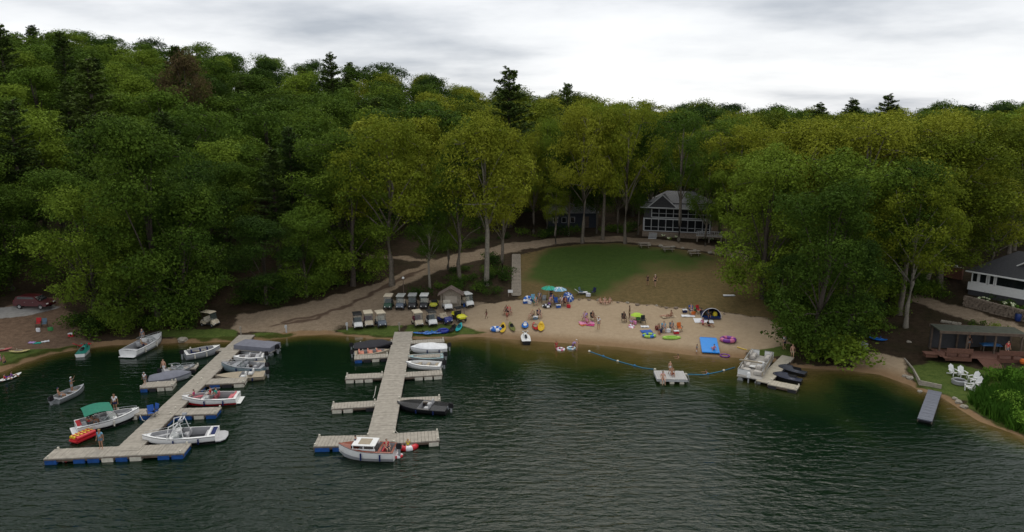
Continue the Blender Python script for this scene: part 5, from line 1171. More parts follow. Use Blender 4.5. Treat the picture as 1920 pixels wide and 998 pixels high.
MB().add([(1.28, -.74, 1.13), (1.28, .74, 1.13), (.66, .66, 1.6), (.66, -.66, 1.6)], [(0, 1, 2, 3)]).build('windshield', DGLASS, car).location = (.03, 0, .02)
for x in (-1.45, 1.45):
    for y in (-.86, .86): wheel(car, x, y, .34)
for y in (-.62, .62): MB().box((2.24, y, .74), (.12, .36, .16)).build('headlight', WHITE, car, bev=.02); MB().box((-2.3, y, .95), (.06, .25, .3)).build('tail_light', REDV, car)
for x in (-.6, .5): MB().box((x, -.945, .98), (.16, .03, .03)).build('door_handle', METAL, car)
p = G(1592, 492); c2 = root('parked_car', 'pale car half hidden under the right oaks by the road', 'car', p, R(8)); SV = mat('silver_paint', (.40, .42, .44), .3, coat=.5)
MB().loft([carsec(y, 0) for y in (-.92, -.86, 0, .86, .92)]).build('body', SV, c2, True)
for x in (-1.45, 1.45):
    for y in (-.86, .86): wheel(c2, x, y, .34)
MB().add([(-1.85, -.87, 1.15), (.95, -.87, 1.15), (.45, -.81, 1.6), (-1.6, -.81, 1.62)], [(0, 1, 2, 3)]).build('side_window', DGLASS, c2)
MB().add([(1.3, -.74, 1.15), (1.3, .74, 1.15), (.69, .66, 1.62), (.69, -.66, 1.62)], [(0, 1, 2, 3)]).build('windshield', DGLASS, c2)

# ------------------------------------------------------------------ beach furniture
def clothm(name, c): return mat('cloth_' + name, c, .8, var=.1)
CL = {'teal': clothm('teal', (.02, .36, .27)), 'ltblue': clothm('ltblue', (.16, .36, .50)), 'blue': clothm('blue', (.02, .09, .36)), 'navy': clothm('navy', (.01, .015, .07)), 'white': clothm('white', (.66, .67, .70)), 'black': clothm('black', (.015, .015, .018)),
      'red': clothm('red', (.45, .02, .03)), 'orange': clothm('orange', (.60, .14, .02)), 'pink': clothm('pink', (.60, .22, .38)), 'magenta': clothm('magenta', (.45, .03, .16)), 'purple': clothm('purple', (.20, .08, .32)), 'lav': clothm('lav', (.40, .28, .55)), 'lime': clothm('lime', (.36, .55, .05)),
      'green': clothm('green', (.05, .22, .07)), 'grey': clothm('grey', (.25, .26, .28)), 'maroon': clothm('maroon', (.15, .015, .02)), 'tan': clothm('tan', (.42, .33, .22)), 'yellow': clothm('yellow', (.62, .5, .03)), 'slate': clothm('slate', (.10, .16, .22))}
def umbrella(label, px, py, c, c2, Rr=1.1, h=1.9, tilt=(0, 0), group=None):
    p = G(px, py); o = root('beach_umbrella', label, 'umbrella', p, .3, group); o.rotation_euler = (tilt[0], tilt[1], .3)
    MB().tube([(0, 0, -.2), (0, 0, h + .35)], .025, 6).build('pole', METAL, o)
    cn = MB(); n = 8
    V = [(0, 0, h + .38)]; F = []
    for j, (r, z) in enumerate(((.5, .26), (.85, .1), (1.0, -.02))):
        for k in range(n * 2):
            a = k * math.tau / (n * 2); rr = r * Rr * (1 if k % 2 == 0 else .95); V.append((rr * math.cos(a), rr * math.sin(a), h + z - (0 if k % 2 == 0 else -.03)))
    m = n * 2
    for k in range(m): F.append((0, 1 + k, 1 + (k + 1) % m))
    for j in range(2):
        for k in range(m): F.append((1 + j * m + k, 1 + (j + 1) * m + k, 1 + (j + 1) * m + (k + 1) % m, 1 + j * m + (k + 1) % m))
    cn.add(V, F); cp = cn.build('canopy', CL[c], o)
    if c2:
        s = MB()
        for q in range(0, m, 4): 
            s.add([(V[0][0], V[0][1], V[0][2] + .012)] + [(V[i][0], V[i][1], V[i][2] + .014) for i in (1 + q, 1 + (q + 1) % m, 1 + (q + 2) % m)], [(0, 1, 2), (0, 2, 3)])
            for j in range(2): s.add([(V[i][0], V[i][1], V[i][2] + .014) for i in (1 + j * m + q, 1 + (j + 1) * m + q, 1 + (j + 1) * m + (q + 2) % m, 1 + j * m + (q + 2) % m)], [(0, 1, 2, 3)])
        s.build('canopy_stripe', CL[c2], cp)
    MB().lathe((0, 0, h + .36), [(.04, 0), (.03, .08), (.01, .1)], 6).build('finial', METAL, o)
    return o
umbrella('teal green beach umbrella over the group left of the lawn foot', 1029, 566, 'teal', 'green')
umbrella('pale blue beach umbrella right beside the teal one', 1048, 567, 'ltblue', 'white', h=1.8)
umbrella('small blue and white umbrella tipped on its side right of the pale blue one', 1062, 562, 'blue', 'white', .85, .7, (R(48), R(15)))
umbrella('lime green beach umbrella low over the sand between chairs', 1194, 602, 'lime', None, .85, .75)
def camp_chair(label, px, py, face, c, loc=None, group='folding chairs on the beach', frame=None):
    p = loc or G(px, py); o = root('folding_chair', label, 'chair', p, R(face), group); fr = frame or BLACK
    MB().box((0, 0, .42), (.5, .52, .04)).build('seat', CL[c], o, bev=.01); MB().box((-.3, 0, .74), (.05, .52, .58), ry=R(-14)).build('backrest', CL[c], o, bev=.01)
    for s in (-1, 1):
        MB().box((.0, s * .31, .63), (.5, .07, .04)).build('armrest', fr, o)
        MB().tube([(.28, s * .3, 0), (-.26, s * .28, .45)], .018, 5).build('leg', fr, o); MB().tube([(-.26, s * .3, 0), (.26, s * .29, .62)], .018, 5).build('leg', fr, o)
    return o
chairs = [(1000, 566, -80, 'ltblue', 'pale blue folding chair at the left of the umbrella group'), (1004, 572, -70, 'teal', 'teal folding chair in the umbrella group, nearest the water'), (1012, 564, -90, 'slate', 'slate folding chair left under the teal umbrella'),
 (1020, 568, -100, 'grey', 'grey folding chair directly under the teal umbrella'), (1036, 568, -85, 'blue', 'blue folding chair under the pale blue umbrella'), (1043, 572, -80, 'blue', 'blue folding chair in front of the pale blue umbrella'), (1053, 572, -90, 'grey', 'grey folding chair right under the pale blue umbrella'),
 (1061, 573, -60, 'maroon', 'maroon folding chair at the right end of the umbrella group'), (955, 590, -60, 'maroon', 'maroon folding chair on the sand below the stairs'), (949, 590, -110, 'black', 'black folding chair beside the maroon one below the stairs'),
 (997, 598, -140, 'tan', 'tan folding chair at the middle of the sand above the kayaks'), (1011, 596, -70, 'navy', 'navy folding chair right of the tan one'), (1096, 602, -120, 'purple', 'purple folding chair of the pink towel group'), (1112, 601, -60, 'black', 'black folding chair right of the pink towel'),
 (1170, 603, -80, 'black', 'black folding chair left of the lime umbrella'), (1197, 605, -90, 'green', 'green folding chair below the lime umbrella'), (1206, 607, -90, 'black', 'large black folding chair right of the green one'), (1245, 622, -80, 'ltblue', 'pale blue folding chair near the water left of the orange one'),
 (1260, 621, -80, 'slate', 'slate folding chair between pale blue and orange ones'), (1274, 621, -80, 'orange', 'orange folding chair near the water'), (1296, 588, -80, 'blue', 'blue folding chair left of the dome tent'), (1310, 587, -60, 'red', 'red folding chair close by the dome tent'),
 (1090, 552, -30, 'slate', 'slate folding chair on the lawn foot'), (1112, 553, -140, 'navy', 'navy folding chair on the lawn foot right of the slate one')]
for (px, py, f, c, lb) in chairs: camp_chair(lb, px, py, f, c)
camp_chair('blue folding chair standing on the left dock walkway', 0, 0, -120, 'blue', loc=W(290, 779, .52), group=None)
camp_chair('blue folding chair beside the one on the left dock walkway', 0, 0, -60, 'blue', loc=W(284, 782, .52), group=None)
def flat(name, label, cat, px, py, w, d, c, rz=0, th=.03, m=None, wave=True):
    p = G(px, py); o = MB(); n = 8
    rr = [[Vector((-w / 2 + w * i / n, y, th + (.02 * math.sin(i * 1.7 + y * 3) if wave else 0))) for y in (-d / 2, 0, d / 2)] for i in range(n + 1)]
    o.loft(rr, False, False, False); o.loft([[v - Vector((0, 0, th + .01)) for v in q] for q in rr], False, False, False)
    e = o.build(name, m or CL[c]); e.location = p + Vector((0, 0, .03)); e.rotation_euler = (R(3), 0, R(rz)); return prop(e, label, cat)
flat('beach_towel', 'striped pink towel of the group in the middle of the sand', 'towel', 1100, 606, 1.9, 1.1, 'pink', 10)
flat('beach_towel', 'orange and red towel lying left on the pink one', 'towel', 1094, 609, 1.0, .8, 'orange', 30)
flat('beach_towel', 'magenta towel at the right edge of the pink one', 'towel', 1107, 610, 1.0, .7, 'magenta', -15)
flat('beach_blanket', 'white blanket spread in front of the dome tent', 'blanket', 1319, 602, 2.4, 1.7, 'white', -6)
flat('beach_towel', 'pale towel lying left of the dome tent', 'towel', 1290, 593, 1.7, .8, 'white', -4)
flat('beach_towel', 'grey towel under the two sunbathers in the middle of the sand', 'towel', 1254, 594, 1.9, 1.0, 'tan', 8)
flat('beach_towel', 'pale towel on the lawn foot propped against the bank', 'towel', 1095, 550, 1.5, .8, 'grey', -30)
flat('beach_towel', 'blue towel at the right of the kayaks near the lime ring', 'towel', 1212, 622, 1.4, .9, 'blue', 10)
flat('beach_towel', 'small white towel right of the black folding chair', 'towel', 1209, 613, 1.0, .6, 'white', 0)
flat('sled_board', 'pale pink float board lying on the dry lawn', 'board', 1367, 555, 1.6, .5, 'white', -2, .08, wave=False)
def lounger(label, px, py, face, c):
    p = G(px, py); o = root('reclining_lounger', label, 'lounger', p, R(face))
    MB().box((.3, 0, .3), (1.2, .58, .06)).build('seat', CL[c], o, bev=.01); MB().box((-.62, 0, .52), (.8, .58, .06), ry=R(38)).build('backrest', CL[c], o, bev=.01)
    for x in (-.4, .8):
        for y in (-.27, .27): MB().tube([(x, y, 0), (x, y, .3)], .018, 5).build('leg', METAL, o)
lounger('white reclining lounger on the lawn foot', 1090, 552, 10, 'white')
lounger('red reclining lounger at the water edge on the left shore', 155, 652, 60, 'red')
def cooler(label, px, py, c, rz=0):
    p = G(px, py); o = root('cooler_box', label, 'cooler', p, R(rz)); b = MB().box((0, 0, .18), (.6, .38, .34)).build('box', CL[c], o, bev=.02); MB().box((0, 0, .38), (.64, .42, .08)).build('lid', CL['white'], o, bev=.02); MB().tube([(-.28, -.22, .3), (0, -.26, .42), (.28, -.22, .3)], .015, 5).build('handle', CL['white'], o)
cooler('white lidded blue cooler below the blue chairs of the umbrella group', 1047, 577, 'blue', 10); cooler('white cooler at the right of the loungers on the lawn foot', 1103, 556, 'white', -20); cooler('red cooler beside the orange chair', 1268, 626, 'red', 5); cooler('white cooler between pale blue and slate chairs near the water', 1252, 623, 'white')
cooler('blue cooler at the left end of the umbrella group', 985, 569, 'blue', 20); cooler('dark cooler between the chairs above the kayaks', 1004, 599, 'slate', 0); cooler('white cooler left of the picnic blanket tent', 1284, 586, 'navy', 0)
def bag(label, px, py, c, s=1.0, loc=None):
    p = loc or G(px, py); o = root('beach_bag', label, 'bag', p, px * .3); MB().loft([[Vector((.26 * s * w * math.cos(a), .15 * s * w * math.sin(a), z * s)) for a in [k / 10 * math.tau for k in range(10)]] for w, z in ((.9, 0), (1.05, .15), (.95, .34))]).build('bag_body', CL[c], o, True)
    for y in (-.1, .1): MB().tube([(-.14 * s, y * s, .34 * s), (-.1 * s, y * s, .52 * s), (.1 * s, y * s, .52 * s), (.14 * s, y * s, .34 * s)], .012, 5).build('handle', CL['black'], o)
for (px, py, c, lb) in ((993, 570, 'white', 'white beach bag left of the teal folding chair'), (1030, 573, 'purple', 'purple beach bag under the teal umbrella'), (1066, 577, 'red', 'red beach bag at the right end of the umbrella group'), (1238, 624, 'navy', 'navy beach bag left of the pale blue chair near the water'),
    (1300, 590, 'orange', 'orange beach bag left of the dome tent'), (1316, 588, 'black', 'black beach bag beside the red chair'), (1190, 608, 'pink', 'pink beach bag left of the green chair'), (1303, 584, 'green', 'green beach bag behind the blue chair near the tent'), (1231, 618, 'maroon', 'maroon beach bag left end of the chairs near the water'),
    (95, 620, 'green', 'green bag on the left shore yard'), (72, 622, 'white', 'white bag on the left shore yard'), (872, 575, 'blue', 'blue bag on the ground between hut and white roofed cart')): bag(lb, px, py, c, 1.25)
# dome tent
p = G(1331, 593); o = root('dome_tent', 'open navy and white pop up beach tent at the right of the sand', 'tent', p, 0)
r_ = []
for k in range(9):
    q = k / 8; d = 1.1 - 1.9 * q * .55 ; hh = 1.25 * math.cos(q * 1.35); w = 1.25 * (1 - .18 * q)
    r_.append([Vector((w * math.cos(a), -.7 + 1.9 * q, max(.0, hh * math.sin(a)))) for a in [j / 10 * math.pi for j in range(11)]])
MB().loft(r_, False, False, False).build('shell', CL['navy'], o, True)
MB().tube([(1.27 * math.cos(a), -.72, 1.27 * math.sin(a)) for a in [j / 14 * math.pi for j in range(15)]], .035, 6).build('hoop', CL['white'], o)
MB().box((0, .1, .02), (2.3, 1.8, .02)).build('floor_sheet', CL['blue'], o); MB().box((0, -1.0, .03), (2.2, .7, .03)).build('door_flap', CL['navy'], o)
MB().lathe((.6, -.2, .04), [(.01, 0), (.3, .1), (.32, .4), (.2, .62), (.01, .66)], 10).build('rolled_flap', CL['yellow'], o, True)
# yellow noodle
p = G(1391, 655); o = root('pool_noodle', 'curved yellow foam noodle at the water edge right of the blue mat', 'noodle', (0, 0, 0)); P = [G(*q) + Vector((0, 0, .08)) for q in ((1382, 652), (1388, 654), (1394, 656), (1400, 657))]; MB().tube(P, .06, 8).build('foam', YELV, o, True)
# adirondack chairs and fire pit
def adirondack(label, px, py, face, m):
    p = G(px, py); o = root('adirondack_chair', label, 'chair', p, R(face), 'white adirondack chairs round the fire pit')
    s_ = MB()
    for k in range(5): s_.box((.26 - k * .12, 0, .36 - k * .025), (.11, .56, .03))
    s_.build('seat', m, o)
    b = MB()
    for k in range(5): a = (k - 2); b.box((-.42, a * .115, .68 - abs(a) * .03), (.035, .105, .86 - abs(a) * .1), ry=R(-24))
    b.build('backrest', m, o)
    for s in (-1, 1):
        MB().box((-.02, s * .34, .56), (.72, .14, .03)).build('armrest', m, o); MB().box((.28, s * .3, .27), (.09, .04, .56)).build('leg', m, o); MB().box((-.3, s * .3, .16), (.7, .04, .1), ry=R(-16)).build('leg', m, o)
for (px, py, f, lb) in ((1788, 704, -80, 'white adirondack chair left behind the fire pit'), (1804, 707, -95, 'white adirondack chair behind the fire pit, right beside the first'), (1824, 716, 200, 'white adirondack chair right of the fire pit, farther from the lake'), (1828, 725, 190, 'white adirondack chair right of the fire pit, middle one'), (1815, 731, 150, 'white adirondack chair on the lake side of the fire pit')): adirondack(lb, px, py, f, BW)
p = G(1798, 719); o = root('fire_pit', 'round grey fire pit ringed by white adirondack chairs', 'fire pit', p); MB().lathe((0, 0, 0), [(.68, 0), (.7, .36), (.5, .36), (.48, .05), (.01, .05)], 20).build('stone_ring', mat('grey_stone', (.25, .25, .25), .9), o); MB().lathe((0, 0, .28), [(.5, 0), (.4, .03), (.01, .04)], 16).build('ash', BLACK, o); MB().torus((0, 0, .37), .58, .06, 20, 6).build('rim', METAL, o)
p = G(1917, 683); o = root('beach_ball', 'orange ball on the ground at the right edge by the deck', 'ball', p + Vector((0, 0, .3))); MB().lathe((0, 0, -.3), [(.01, 0), (.2, .06), (.3, .3), (.2, .54), (.01, .6)], 14).build('ball', CL['orange'], o, True)
p = G(1704, 642); rock(p, .26, 99, label='white rock on the bare ground left of the deck')
# yard clutter on the left shore
p = G(73, 612); umb_ = camp_chair('bright red folding chair in the yard below the paved slab', 73, 612, -70, 'red', group=None)
camp_chair('dark folding chair right of the bright red one in the left yard', 84, 613, -70, 'slate', group=None)
for k, (px, py, c) in enumerate(((60, 643, 'lav'), (70, 644, 'teal'), (85, 641, 'white'))): flat('towel', ['lavender towel drying on the left shore yard', 'teal towel beside the lavender one on the left yard', 'white towel at the right of the drying towels on the left yard'][k], 'towel', px, py, .8, .5, c, 20 * k)
cooler('small red cooler on the left shore yard above the red lounger', 134, 631, 'red')
# bumpers and small dock things
for k, q in enumerate(((122, 866), (303, 676))):
    pass
a = W(124, 865, .1); o = root('fender_buoy', 'red and white buoy floating in front of the left dock end', 'buoy', a); MB().lathe((0, 0, -.1), [(.01, 0), (.15, .1), (.16, .25), (.01, .36)], 10).build('float', REDV, o, True); MB().lathe((-.22, 0, -.1), [(.01, 0), (.13, .1), (.13, .2), (.01, .3)], 10).build('cap', WHV, o, True)
# reeds and shrubs at the right shore
def reeds():
    rs = np.random.RandomState(8); pts = []
    poly = GP([(1845, 712), (1880, 700), (1935, 700), (1960, 840), (1880, 798), (1842, 780), (1815, 755), (1830, 735)]); xs = [p[0] for p in poly]; ys = [p[1] for p in poly]
    n = 9000; X = rs.uniform(min(xs), max(xs), n); Y = rs.uniform(min(ys), max(ys), n); k = sd_poly(poly, X, Y) > 0; X, Y = X[k], Y[k]
    dens = vnoise(X, Y, 1.6, 9); k = dens > .22; X, Y, dens = X[k], Y[k], dens[k]; Z = height(X, Y); H = (.5 + 1.1 * dens) * rs.uniform(.6, 1.1, len(X)); ang_ = rs.uniform(0, 6.28, len(X)); wd_ = rs.uniform(.03, .07, len(X)); lx = rs.normal(size=len(X)) * .25; ly = rs.normal(size=len(X)) * .25
    c, s = np.cos(ang_) * wd_, np.sin(ang_) * wd_
    V = np.stack([np.stack([X - c, Y - s, Z - .05], 1), np.stack([X + c, Y + s, Z - .05], 1), np.stack([X + c * .8 + lx * .4, Y + s * .8 + ly * .4, Z + H * .6], 1), np.stack([X + lx, Y + ly, Z + H], 1)], 1).reshape(-1, 3)
    me = np_mesh('reeds', V, np.arange(len(V)).reshape(-1, 4)); me.materials.append(LM['fresh']); o = bpy.data.objects.new('reeds', me); COL.objects.link(o); o['kind'] = 'stuff'
reeds()
for k, (px, py, r, lb) in enumerate(((1862, 712, 1.0, 'round green shrub right of the adirondack chairs'), (1905, 720, 1.3, 'large green shrub at the right edge above the reeds'), (1895, 765, 1.2, 'green shrub in the reeds at the right edge'), (1925, 800, 1.1, 'lowest green shrub at the right edge by the water'), (1862, 775, .9, 'low shrub at the tip of the reeds by the lake'))): shrub('shrub', lb, 'shrub', G(px, py), r, 'fresh', 120 + k, n=12)
# undergrowth at the foot of the wood
rs_ = random.Random(77); spots = []
def under(poly, n, lm, lab, grp, r=(.8, 1.6), seed=0):
    rr = random.Random(seed); P = GP(poly); xs = [p[0] for p in P]; ys = [p[1] for p in P]; c = 0; protos = []
    for q in range(3): o_ = shrub('undergrowth_shrub', lab, 'shrub', (0, 0, 0), 1.0, lm, 200 + seed * 7 + q, group=grp, n=9); protos.append(o_)
    for j in range(n * 30):
        if c >= n: break
        x, y = rr.uniform(min(xs), max(xs)), rr.uniform(min(ys), max(ys))
        if float(sd_poly(P, [x], [y])[0]) < 0: continue
        if float(sd_poly(Z_ROAD, [x], [y], False)[0]) < 3: continue
        o_ = protos[c] if c < 3 else copy_tree(protos[c % 3]); s = rr.uniform(*r); o_.location = (x, y, hgt(x, y)); o_.scale = (s, s, s * rr.uniform(.7, 1.1)); o_.rotation_euler[2] = rr.random() * 6; c += 1
under([(735, 560), (725, 545), (790, 520), (900, 495), (960, 480), (960, 545), (900, 560), (860, 558), (800, 560)], 26, 'deep', 'dark green shrub on the bank between road and golf carts', 'shrubs on the bank above the golf carts', seed=1)
under([(140, 640), (135, 600), (300, 590), (365, 590), (365, 612), (300, 622), (160, 640)], 20, 'deep', 'dark green shrub at the foot of the left wood', 'shrubs at the foot of the left wood', (1.0, 2.0), seed=2)
under([(430, 582), (440, 562), (640, 530), (700, 515), (700, 526), (620, 544), (540, 562), (440, 580)], 20, 'deep', 'dark green shrub above the boat ramp', 'shrubs above the boat ramp', (1.0, 1.9), seed=3)
under([(1470, 640), (1500, 620), (1640, 610), (1660, 650), (1600, 690), (1520, 682), (1480, 668)], 16, 'mid', 'green bush under the tree hanging over the water', 'bushes at the water under the right trees', (1.5, 2.6), seed=5)
under([(1440, 500), (1480, 490), (1700, 480), (1700, 520), (1640, 600), (1600, 640), (1500, 655), (1470, 640), (1455, 590)], 26, 'mid', 'green shrub under the right oaks', 'shrubs under the right oaks', (1.0, 2.0), seed=4)
under([(1000, 448), (1040, 438), (1190, 432), (1190, 440), (1100, 437), (1040, 446)], 16, 'deep', 'dark shrub in the wood behind the road above the lawn', 'shrubs behind the road above the lawn', (.8, 1.6), seed=6)
under([(1650, 560), (1700, 530), (1790, 530), (1800, 560), (1740, 560), (1660, 600)], 12, 'mid', 'green shrub beside the path left of the cottage', 'shrubs beside the cottage path', (.8, 1.5), seed=7)
under([(820, 478), (860, 470), (960, 450), (990, 445), (990, 436), (900, 450), (820, 465)], 14, 'deep', 'dark shrub above the upper road left of the stairs', 'shrubs above the upper road', (.8, 1.6), seed=8)

# ------------------------------------------------------------------ people
J0 = dict(pelvis=(0, 0, .95), waist=(0, 0, 1.1), chest=(0, 0, 1.34), neck=(0, 0, 1.48), skull=(.015, 0, 1.58), head=(.02, 0, 1.66), crown_=(.005, 0, 1.73),
          hipL=(0, .095, .90), kneeL=(.03, .11, .5), ankL=(0, .11, .09), toeL=(.15, .13, .035), shL=(0, .17, 1.41), elL=(-.03, .25, 1.14), wrL=(.05, .28, .9))
RAD = dict(pelvis=.135, waist=.115, chest=.14, neck=.052, skull=.07, head=.092, crown_=.07, hip=.088, knee=.052, ank=.036, toe=.032, sh=.055, el=.038, wr=.026)
EDG = [('pelvis', 'waist'), ('waist', 'chest'), ('chest', 'neck'), ('neck', 'skull'), ('skull', 'head'), ('head', 'crown_')]
def mirror(d):
    d = dict(d)
    for k in list(d):
        if k[-1] == 'L' and k[:-1] + 'R' not in d: x, y, z = d[k]; d[k[:-1] + 'R'] = (x, -y, z)
    return d
def pose(**kw): d = dict(J0); d.update(kw); return mirror(d)
POSES = {
 'stand': pose(kneeR=(-.02, -.11, .5), ankR=(-.06, -.12, .09), toeR=(.09, -.15, .035)),
 'walk': pose(kneeL=(.18, .1, .52), ankL=(.22, .1, .1), toeL=(.37, .11, .06), kneeR=(-.05, -.1, .5), ankR=(-.28, -.1, .13), toeR=(-.15, -.1, .03), elL=(-.1, .24, 1.15), wrL=(-.08, .25, .93), elR=(.06, -.24, 1.15), wrR=(.22, -.22, .98)),
 'armup': pose(elL=(.1, .3, 1.38), wrL=(.2, .3, 1.6), elR=(.08, -.27, 1.2), wrR=(.27, -.2, 1.28)),
 'sit': pose(pelvis=(0, 0, .52), waist=(-.05, 0, .68), chest=(-.12, 0, .92), neck=(-.13, 0, 1.06), skull=(-.11, 0, 1.16), head=(-.10, 0, 1.24), crown_=(-.12, 0, 1.31), hipL=(.04, .1, .5), kneeL=(.44, .13, .52), ankL=(.46, .13, .1), toeL=(.61, .14, .05), shL=(-.12, .17, .99), elL=(-.08, .26, .74), wrL=(.16, .24, .66)),
 'ground': pose(pelvis=(0, 0, .13), waist=(-.06, 0, .28), chest=(-.14, 0, .52), neck=(-.13, 0, .66), skull=(-.1, 0, .75), head=(-.08, 0, .83), crown_=(-.1, 0, .9), hipL=(.05, .1, .12), kneeL=(.38, .14, .38), ankL=(.62, .13, .08), toeL=(.76, .14, .05), shL=(-.14, .17, .59), elL=(-.2, .27, .33), wrL=(-.3, .3, .1)),
 'lie': pose(pelvis=(0, 0, .13), waist=(-.15, 0, .12), chest=(-.4, 0, .13), neck=(-.54, 0, .15), skull=(-.64, 0, .14), head=(-.72, 0, .15), crown_=(-.79, 0, .15), hipL=(.05, .1, .12), kneeL=(.44, .13, .2), ankL=(.84, .13, .07), toeL=(.88, .14, .2), shL=(-.46, .18, .12), elL=(-.28, .33, .08), wrL=(-.05, .34, .06)),
 'bend': pose(waist=(.06, 0, 1.08), chest=(.3, 0, 1.2), neck=(.42, 0, 1.22), skull=(.5, 0, 1.2), head=(.58, 0, 1.18), crown_=(.65, 0, 1.2), shL=(.36, .17, 1.18), elL=(.4, .2, .92), wrL=(.45, .18, .7)),
 'float': pose(pelvis=(0, 0, -.25), waist=(0, 0, -.12), chest=(.05, 0, .05), neck=(.08, 0, .17), skull=(.1, 0, .26), head=(.12, 0, .34), crown_=(.11, 0, .41), hipL=(0, .1, -.28), kneeL=(-.05, .12, -.5), ankL=(-.35, .12, -.6), toeL=(-.45, .12, -.62), shL=(.05, .17, .09), elL=(.2, .34, .02), wrL=(.42, .3, .03)),
}
PM = {}
def build_pose(name):
    J = POSES[name]; names = list(J); 
    E = list(EDG)
    for s in 'LR': E += [('pelvis', 'hip' + s), ('hip' + s, 'knee' + s), ('knee' + s, 'ank' + s), ('ank' + s, 'toe' + s), ('chest', 'sh' + s), ('sh' + s, 'el' + s), ('el' + s, 'wr' + s)]
    V = [Vector(J[n]) for n in names]; Rr = [RAD[n if n in RAD else n[:-1]] for n in names]; ed = [(names.index(a), names.index(b)) for a, b in E]
    h = Vector(J['head']); f = Vector((1, 0, 0)) if name != 'lie' else Vector((0, 0, 1)); V.append(h + f * .098); Rr.append(.014); ed.append((names.index('head'), len(V) - 1))        # nose
    for s in (-1, 1): V.append(h + Vector((0, s * .092, 0)) - f * .01); Rr.append(.016); ed.append((names.index('head'), len(V) - 1))      # ears
    for s in 'LR':
        w = Vector(J['wr' + s]); e = Vector(J['el' + s]); d = (w - e).normalized(); side = d.cross(Vector((0, 0, 1)) if abs(d.z) < .9 else Vector((1, 0, 0))).normalized(); pn = side.cross(d)
        V.append(w + d * .075); Rr.append(.03); palm = len(V) - 1; ed.append((names.index('wr' + s), palm)); b = w + d * .085
        for k, (o_, L) in enumerate(((-.03, .062), (-.01, .075), (.01, .07), (.03, .055))):
            V.append(b + side * o_ + d * .02); Rr.append(.0095); i1 = len(V) - 1; V.append(b + side * o_ * 1.1 + d * (.02 + L * .5) + pn * .004); Rr.append(.009); V.append(b + side * o_ * 1.1 + d * (.02 + L * .9) + pn * .022); Rr.append(.008); ed += [(palm, i1), (i1, i1 + 1), (i1 + 1, i1 + 2)]
        V.append(w + d * .05 + side * -.045); Rr.append(.011); i1 = len(V) - 1; V.append(w + d * .085 + side * -.06 + pn * .02); Rr.append(.0095); ed += [(palm, i1), (i1, i1 + 1)]
    me = bpy.data.meshes.new('body'); me.from_pydata(V, ed, []); o = bpy.data.objects.new('tmp', me); COL.objects.link(o)
    sk = o.modifiers.new('s', 'SKIN'); sk.use_smooth_shade = True
    for i, r in enumerate(Rr): me.skin_vertices[0].data[i].radius = (r, r); me.skin_vertices[0].data[i].use_root = (i == 0)
    ss = o.modifiers.new('u', 'SUBSURF'); ss.levels = 1; ss.render_levels = 1
    dg = bpy.context.evaluated_depsgraph_get(); ev = bpy.data.meshes.new_from_object(o.evaluated_get(dg)); ev.name = 'body'; bpy.data.objects.remove(o)
    # which bone owns each vertex
    segs = [(a, b, Vector(J[a]), Vector(J[b])) for a, b in E]; own = []
    for v in ev.vertices:
        best = None; bd = 9
        for a, b, A, B in segs:
            t = max(0, min(1, (v.co - A).dot(B - A) / (B - A).length_squared)); q = (v.co - (A + (B - A) * t)).length
            if q < bd: bd = q; best = (a, b, t)
        own.append(best)
    def cloth(test, off, nm):
        fs = [p for p in ev.polygons if all(test(*own[i]) for i in p.vertices)]
        if not fs: return None
        used = sorted({i for p in fs for i in p.vertices}); mp_ = {i: k for k, i in enumerate(used)}
        m = bpy.data.meshes.new(nm); m.from_pydata([ev.vertices[i].co + ev.vertices[i].normal * off for i in used], [], [[mp_[i] for i in p.vertices] for p in fs]); m.update()
        for p in m.polygons: p.use_smooth = True
        return m
    legs = lambda a, b, t: (b[:-1] == 'hip') or (a[:-1] == 'hip' and t < .55) or (a == 'pelvis' and b == 'waist' and t < .5)
    brief = lambda a, b, t: (b[:-1] == 'hip') or (a[:-1] == 'hip' and t < .12) or (a == 'pelvis' and b == 'waist' and t < .45)
    top = lambda a, b, t: (a == 'pelvis' and b == 'waist' and t > .25) or (a == 'waist') or (a == 'chest' and (b != 'neck' or t < .35)) or (a[:-1] == 'sh' and t < .55)
    bra = lambda a, b, t: (a == 'waist' and t > .55) or (a == 'chest' and b != 'neck')
    hair = lambda a, b, t: (a == 'head') or (a == 'skull' and t > .45)
    hx = Vector(J['head']); back = Vector((-1, 0, 0)) if name != 'lie' else Vector((0, 0, -1))
    def hairt(a, b, t): return hair(a, b, t)
    hm = cloth(hairt, .014, 'hair')
    if hm:   # keep the face free
        bm = bmesh.new(); bm.from_mesh(hm); upv = (Vector(J['crown_']) - Vector(J['neck'])).normalized(); fw = -back
        kill = [f_ for f_ in bm.faces if (f_.calc_center_median() - hx).dot(fw) > .03 and (f_.calc_center_median() - hx).dot(upv) < .055]
        bmesh.ops.delete(bm, geom=kill, context='FACES'); bm.to_mesh(hm); bm.free()
    PM[name] = dict(body=ev, shorts=cloth(legs, .016, 'shorts'), briefs=cloth(brief, .012, 'swimsuit_bottom'), shirt=cloth(top, .016, 'shirt'), top=cloth(bra, .012, 'swimsuit_top'), hair=hm)
SK = {'fair': mat('skin_fair', (.50, .29, .20), .55, var=.05), 'tan': mat('skin_tan', (.34, .18, .11), .55, var=.05), 'dark': mat('skin_dark', (.13, .065, .04), .55, var=.05)}
HR = {'brown': mat('hair_brown', (.05, .025, .012), .7), 'black': mat('hair_black', (.012, .01, .009), .7), 'blond': mat('hair_blond', (.38, .26, .10), .7), 'cap': CL['white'], 'navycap': CL['navy']}
